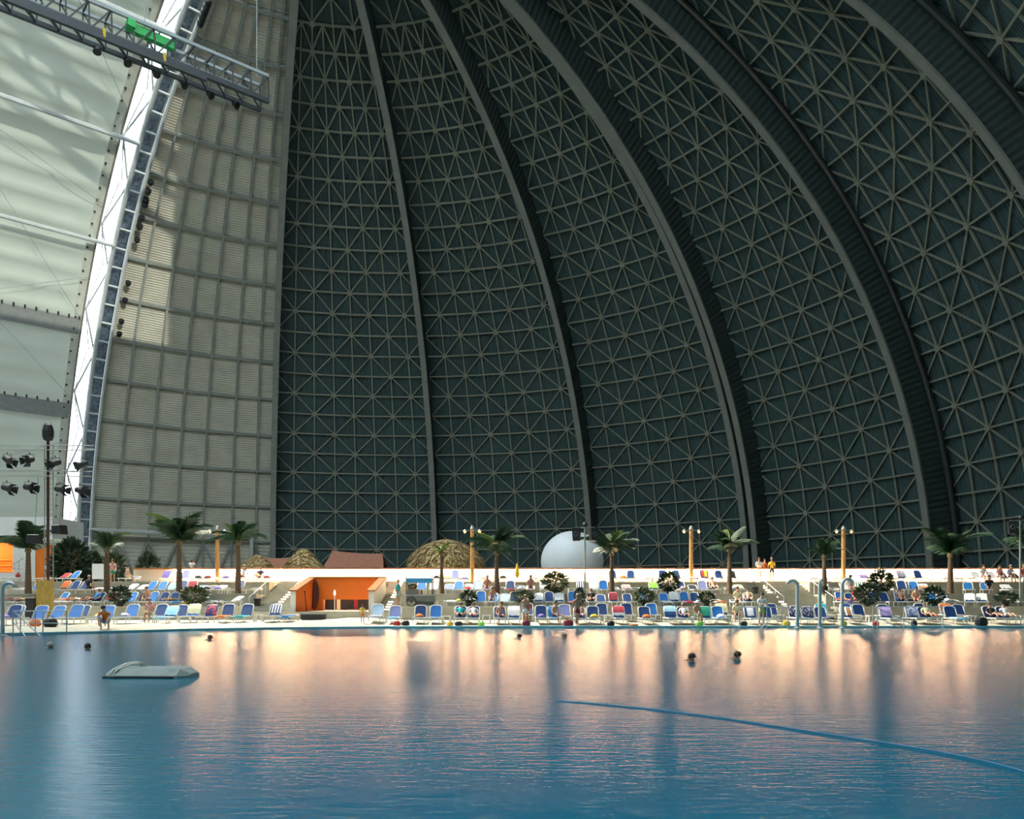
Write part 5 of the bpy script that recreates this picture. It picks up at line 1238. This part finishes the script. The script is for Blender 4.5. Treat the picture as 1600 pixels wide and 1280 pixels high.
pool_rail([20.5, 32, 55, 67, 104], 955, [(22, 956, 74, 994), (22, 973, 50, 994)], 'steel handrail at the pool steps near the bamboo screen')
pool_rail([1155, 1198, 1221.5, 1231], 949, [(1224, 951, 1184, 982)], 'steel handrail where the man in flowered shorts stands')
pool_rail([1364, 1371, 1412, 1420, 1473], 948, [(1368, 949, 1442, 986), (1368, 964, 1406, 984)], 'steel handrail at the pool steps below the lilac towel')

FD = 17.4; fc = px(240, FD)
fl = thing('float_platform', 'grey boxy pool float with chamfered end and rope loop', 'float', (fc, FD, 0), R_(-2))
k = MB(); L0, L1 = -.86, .88
def ring(x, w0, w1, zt): return [(x, -w0, -.06), (x, -w0, .05), (x, -w1, zt), (x, w1, zt), (x, w0, .05), (x, w0, -.06)]
sec = [ring(L0, .38, .22, .12), ring(L0+.16, .50, .34, .19), ring(.50, .50, .34, .19), ring(.70, .46, .30, .17), ring(L1, .26, .14, .07)]
for s_ in sec: k.v += s_
for i in range(len(sec)-1): k.f += [(i*6+j, i*6+j+1, (i+1)*6+j+1, (i+1)*6+j) for j in range(5)]
k.f += [(0, 1, 2, 3, 4, 5), tuple(range(29, 23, -1))]
build('hull', k, mat('float_grey', (.34, .38, .35), .6, .1, 4), fl)
k = MB(); k.box(L0+.02, .66, -.52, .52, -.08, .03); build('dark_skirt', k, M_BLACK, fl)
k = MB(); k.tube([(-.72, -.50, .02), (-.66, -.40, .17), (-.52, -.15, .27), (-.45, .15, .28), (-.42, .42, .18)], .028, 7); build('rope_loop', k, M_WHITE, fl, smooth=True)
k = MB(); k.tube([(-.64, -.50, .02), (-.58, -.40, .17), (-.42, -.15, .26), (-.35, .15, .27), (-.32, .42, .18)], .022, 7); build('rope_loop', k, M_WHITE, fl, smooth=True)
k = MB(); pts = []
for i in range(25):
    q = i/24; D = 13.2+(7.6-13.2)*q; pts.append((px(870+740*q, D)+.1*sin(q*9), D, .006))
k.tube(pts, .010, 6); tag(build('light_streak', k, mat('pale_blue_streak', (.07, .30, .50), .5, .05, 2)), 'pale blue streak of light slanting across the water', 'light streak')  # streak of light on the water, put in as a thin coloured tube

# ================================================================== PEOPLE IN THE PLACE
def at_row(row, x, dy=0):
    Y, Z = row_pos(row, x); Y += dy; X = px(x, Y); return (X, Y, sand_z(X, Y) if Z is None else Z)
C = lambda n: TW[n]
def on_table(row, x):
    p = at_row(row, x); t_ = min(TABLES, key=lambda o: (o.location-V(*p)).length); return (t_.location.x, t_.location.y-.06, t_.location.z+.06)
def lp(kind, row, x, label, dy=0, rot=0, **kw):
    p = at_row(row, x, dy); best = None
    if kind in ('recline', 'lie', 'sit', 'side'):
        c = [o for o in LG if abs(o.location.y-p[1]) < .6 and abs(o.location.x-p[0]) < .9]
        if c:
            b_ = min(c, key=lambda o: abs(o.location.x-p[0])); LG.remove(b_); p = (b_.location.x, b_.location.y-(.35 if kind in ('sit', 'side') else 0), b_.location.z); rot = b_.rotation_euler.z
            return person(kind, p, rot+(kw.pop('turn', 0)), label, **kw)
    kw.pop('turn', None)
    c = [o for o in LG if abs(o.location.y-p[1]) < .6]
    b_ = min(c, key=lambda o: abs(o.location.x-p[0])); LG.remove(b_)
    return person(kind, (b_.location.x, b_.location.y-(.35 if kind in ('sit', 'side') else 0), b_.location.z), b_.rotation_euler.z, label, **kw)
lp('recline', 1, 720, 'person in a teal shirt reclining on a lounger near the drinks cart', shirt=C('teal'), shorts=C('black'))
lp('recline', 1, 741, 'person in a white shirt reclining beside the one in teal', shirt=C('white'), shorts=C('pink'))
lp('sit', 1, 680, 'person in dark swimwear sitting forward on the edge of a lounger near the drinks cart', dy=2.05, shorts=C('black'), shirt=C('dark red'))
lp('side', 1, 781, 'bare-chested person sitting on a lounger with one hand propped behind', shorts=C('navy patterned'))
lp('side', 1, 870, 'person sitting sideways against a blue towel on a lounger', shorts=C('black'), turn=.5)
lp('recline', 1, 914, 'bare-chested person reclining behind the one standing at the water', shorts=C('purple'))
lp('recline', 1, 1062, 'person in a white top reclining with a navy wrap on the legs', shirt=C('white'), shorts=C('blue'))
lp('recline', 1, 1461, 'tanned person reclining beside the orange towel', shirt=C('cream'), shorts=C('black'))
lp('recline', 1, 1543, 'person dressed in black reclining with hands at the face', shirt=C('black'), shorts=C('black'))
lp('recline', 1, 1574, 'person in a white shirt reclining beside the one in black', shirt=C('white'), shorts=C('white'))
person('sit', on_table(1, 240), 0, 'person in a pink shirt sitting cross-legged on a low white table', shirt=C('pink'), shorts=C('cream'))
person('sit', on_table(1, 1082), .3, 'bare-chested person in a white sun hat bending over on a white table', shorts=C('green'), hat=C('white'))
person('sit', on_table(1, 1150), -.2, 'person in a beige shirt sitting on a white stool left of the handrail', shirt=C('cream'), shorts=C('black'))
for x, D, pose, lab, kw in (
 (1190, 46.45, 'fold', 'man in a white top and flowered shorts standing at the pool rim with folded arms', dict(shirt=C('white'), shorts=blotch('flower_shorts', (.30, .50, .50), (.70, .60, .12), 7, .5), scale=1.08)),
 (902, 46.9, 'walk', 'person in dark swimwear walking along the pool rim', dict(shorts=C('dark red'), scale=1.05)),
 (821, 47.5, 'stand', 'person in white shorts standing with the back to the terraces', dict(shorts=C('white'))),
 (596, 47.2, 'stand', 'small child in a yellow shirt standing between two loungers', dict(shirt=C('yellow'), shorts=C('orange'), scale=.62)),
 (165, 40.2, 'crouch', 'person in blue shorts crouching at the pool rim with an orange armband', dict(shirt=C('orange'), shorts=C('blue'), scale=1.15))):
    X = px(x, D)
    if D > 47 and pose == 'stand': X = free_x(1, X, D, .22)
    z = sand_z(X, D) if D > edge_y(X)+.42 else .10
    person(pose, (X, D, z), .2, lab, **kw)
X = px(622, 52.5); person('stand', (X, 52.5, T1), 1.2, 'vendor in a teal shirt standing beside the drinks cart', shirt=C('teal'), shorts=C('light blue'))
for x, D, z, pose, lab, kw in (
 (300, 62.6, TP, 'stand', 'person in a white shirt standing behind the parapet beside the tall palm', dict(shirt=C('white'))),
 (1186, 60.9, TP, 'fold', 'person in orange light standing at the head of the broad stair in a white dress', dict(shirt=C('white'), shorts=C('white'))),
 (1195, 62.5, TP, 'stand', 'person behind the one in white at the head of the broad stair', dict(shirt=C('orange'), shorts=C('cream'))),
 (1206, 61.0, TP, 'stand', 'person in yellow standing at the head of the broad stair', dict(shirt=C('yellow'), shorts=C('black')))):
    if D < YP+.4 and D > YP-.3: D = YP-.35
    person(pose, (px(x, D), D, TP), 0, lab, **kw)
for row, x, pose, lab, kw in (
 (2, 22, 'lie', 'person in a white shirt lying on a lounger behind the gooseneck spout', dict(shirt=C('white'))), (2, 42, 'lie', 'person lying on a lounger left of the bamboo screen', dict(shorts=C('cream'))), (2, 106, 'lie', 'person lying under the red flowered towels', dict(shorts=C('red'))), (2, 125, 'lie', 'person in a black shirt and white trousers lying on a lounger', dict(shirt=C('black'), shorts=C('white'))),
 (2, 148, 'recline', 'person with ginger hair reclining next to the red towel', dict(shirt=C('blue'), hair=2)), (2, 228, 'sit', 'bare person sitting before a black towel', dict(shorts=C('dark red'))), (2, 272, 'lie', 'person lying on red cloth between two navy loungers', dict(shorts=C('yellow'))), (2, 770, 'sit', 'person with raised arms sitting on the lowest terrace near the potted palm', dict(shorts=C('blue'))),
 (2, 922, 'recline', 'person in dark swimwear reclining by the slim shrub', dict(shirt=C('black'))), (2, 1140, 'sit', 'stooping person in a beige shirt on the lowest terrace by the broad stair', dict(shirt=C('cream'), shorts=C('white'))), (2, 1172, 'recline', 'person lying curled on a navy lounger beside the broad stair', dict(shorts=C('black'))), (2, 1306, 'lie', 'person in a red shirt lying behind the goosenecks', dict(shirt=C('red'))),
 (2, 1322, 'sit', 'person in red sitting behind the straight water spout', dict(shirt=C('dark red'), shorts=C('red'))), (2, 1404, 'recline', 'person in dark swimwear sunbathing above the lilac towel', dict(shorts=C('black'))), (2, 1425, 'sit', 'bare person sitting under an orange cloth above the patterned towel', dict(shorts=C('orange'))),
 (3, 139, 'sit', 'person in a black vest sitting with the back turned by the notice board', dict(shirt=C('black'), shorts=C('black'), turn=pi)), (3, 762, 'sit', 'bare-chested person sitting beside the potted palm', dict(shorts=C('purple'))), (3, 828, 'sit', 'person sitting upright left of the large bushy shrub', dict(shirt=C('pink'))), (3, 1122, 'recline', 'person reclining on the middle terrace before the lit wall', dict(shorts=C('black'))),
 (3, 1328, 'sit', 'person with a wide dark hat and white top on the middle terrace', dict(shirt=C('white'), hat=C('black'))), (3, 1450, 'lie', 'person lying by the spreading palm on the middle terrace', dict(shorts=C('orange'))), (3, 1541, 'sit', 'person in black bending over a bag on the middle terrace', dict(shirt=C('black'), shorts=C('black'))),
 (4, 213, 'sit', 'bare-backed person sitting at the start of the lit wall', dict(shorts=C('cream'), turn=2.6)), (4, 383, 'side', 'person in a white shirt and dark trousers sitting before the lit wall', dict(shirt=C('white'), shorts=C('black'))), (4, 406, 'recline', 'person in black leaning back before the lit wall', dict(shirt=C('black'), shorts=C('black'))),
 (4, 1532, 'sit', 'person in a white shirt sitting before the lit wall', dict(shirt=C('white'))), (4, 1557, 'sit', 'person in a pink shirt sitting before the lit wall', dict(shirt=C('pink'))), (4, 1574, 'sit', 'person in a patterned shirt sitting beside the one in pink', dict(shirt=C('grey blue patterned'))), (4, 1595, 'sit', 'person in a red shirt sitting behind the loudspeaker mast', dict(shirt=C('red')))):
    lp(pose, row, x, lab, **kw)
p = at_row(4, 176, 0); person('walk', p, .3, 'person in green trousers walking past the notice board', shirt=C('pink'), shorts=C('green'))
for x, y, rz, lab, kw in ((316, 1000, 1.5, 'swimmer with brown hair near the pool rim below the lamp post', dict(shorts=C('red'), hair=1)), (1062, 1032, 1.4, 'dark-haired swimmer in blue shorts in mid pool', dict(shorts=C('blue'), hair=0)), (1135, 1029, 1.7, 'swimmer following behind the dark-haired one', dict(shorts=C('blue'), hair=1)), (140, 1014, .3, 'swimmer with dark hair in the bright reflection near the float', dict(hair=0)), (800, 998, 1.5, 'swimmer in purple shorts near the rim below the white ball', dict(shorts=C('purple'), shirt=C('purple'))), (92, 1012, -.4, 'swimmer in the bright reflection beyond the float', dict(hair=3)), (870, 997, 1.6, 'swimmer in blue near the rim', dict(shorts=C('blue'), shirt=C('blue')))):
    D = CAMZ*FPX/(y-YH); person('swim', (px(x, D), D, -.05), rz, lab, **kw)

# ================================================================== SMALL THINGS
def bag(x, row, m, label, s=1.0, dy=-.9, cat='bag'):
    p = at_row(row, x, -1.25 if x > 400 else -1.45); X_ = free_x(row, p[0], p[1], .30*s); p = (X_, p[1], sand_z(X_, p[1])); t = thing('beach_bag', label, cat, p, rnd.random(), None, s)
    k = MB(); k.lathe([(.16, 0), (.22, .06), (.21, .22), (.15, .30), (.05, .31)], 10); o = build('body', k, m, t, scale=(1.25, .8, 1)); k = MB(); k.tube([(-.12, 0, .28), (-.08, 0, .42), (.08, 0, .42), (.12, 0, .28)], .015, 5); build('handle', k, m, t)
for x, row, m, lab, s, dy in ((703, 1, TW['yellow'], 'yellow bag on the sand beside a table', .7, -.7), (707, 1, M_BLACK, 'dark bag left of the person in teal', .8, -1.0), (794, 1, TW['dark red'], 'dark red bag beside the bare-chested man', 1.0, -.95), (752, 1, TW['lime green'], 'lime green bag beside the person in white', .7, -.9), (638, 1, M_BLACK, 'black bag before the drinks cart', .9, -.8), (628, 1, TW['red'], 'red bag beside the black one', .8, -.9), (884, 1, TW['dark red'], 'wine red bag beside the person with the blue towel', 1.1, -.6),
                              (957, 1, M_BLACK, 'black bag beside the white table', .9, -.2), (1093, 1, TW['lime green'], 'lime bag left of the green towel', .8, .1), (1162, 1, M_BLACK, 'black bag behind the white stool', .9, .4), (1138, 1, TW['yellow'], 'yellow bag right of the white towel', .9, -.7), (1312, 1, TW['yellow'], 'pale yellow bag between the gooseneck spouts', .9, -.7), (1528, 1, M_BLACK, 'black backpack left of the person in black', 1.6, -.4), (1447, 1, M_BLACK, 'black bag lying under the steel handrail', 1.0, -.9), (1368, 1, TW['red'], 'red bag on the white table by the handrail', .8, .5), (55, 1, TW['orange'], 'orange bag under the blue lounger by the steps', 1.0, -1.2), (63, 1, M_BLACK, 'dark bag beside the orange one by the steps', 1.2, -1.2)):
    bag(x, row, m, lab, s, dy)
t = thing('inflatable', 'orange inflatable ring lying on the sand before the yellow towel', 'inflatable', (lambda x_: (x_, 47.03, sand_z(x_, 47.03)))(free_x(1, px(942, 47.03), 47.03, .25)), 0, None, .55);
k = MB(); k.tube([(.34*cos(a*pi/10), .26*sin(a*pi/10), .10) for a in range(21)], .10, 8); build('ring', k, TW['orange'], t, smooth=True); k = MB(); k.lathe([(.015, 0), (.015, .04)], 6, (.34, 0, .19)); build('valve', k, M_WHITE, t)
t = thing('folded_parasol', 'closed yellow parasol standing on the top terrace before the lit wall', 'parasol', (px(808, 58.3), 58.3, T3)); k = MB(); k.lathe([(.04, .35), (.16, .5), (.15, .9), (.05, 1.3), (.01, 1.42)], 9); build('canopy', k, TW['yellow'], t); k = MB(); k.tube([(0, 0, 0), (0, 0, 1.42)], .02, 6); build('pole', k, M_WHITE, t)

# ================================================================== LABELS OF LOOK-ALIKES: add the landmark they stand near
MARKS = [(71, 'the bamboo screen'), (153, 'the notice board'), (280, 'the tall dense palm'), (340, 'a lamp post'), (400, 'the stair handrail'), (600, 'the child'), (657, 'the drinks cart'), (776, 'the potted palm'), (868, 'the bushy shrub'), (914, 'the loudspeaker mast'), (1007, 'the speckled shrub'), (1140, 'the upright palm'), (1210, 'the broad stair'), (1281, 'the water spouts'), (1377, 'the tall round shrub'), (1485, 'the spreading palm'), (1594, 'the end mast')]
cnt = {}
tops = [o for o in COL.objects if o.parent is None and o.get('group') and o.name.split('.')[0] in ('sun_lounger', 'towel', 'side_table')]
for o in tops: cnt[o['label']] = cnt.get(o['label'], 0)+1
for o in tops:
    if cnt[o['label']] > 1:
        x = toscreen(o.location)[0]; mk = min(MARKS, key=lambda m: abs(m[0]-x))[1]; l2 = o['label'].replace(', no towel', '')+', near '+mk
        if len(l2.split()) <= 16: o['label'] = l2
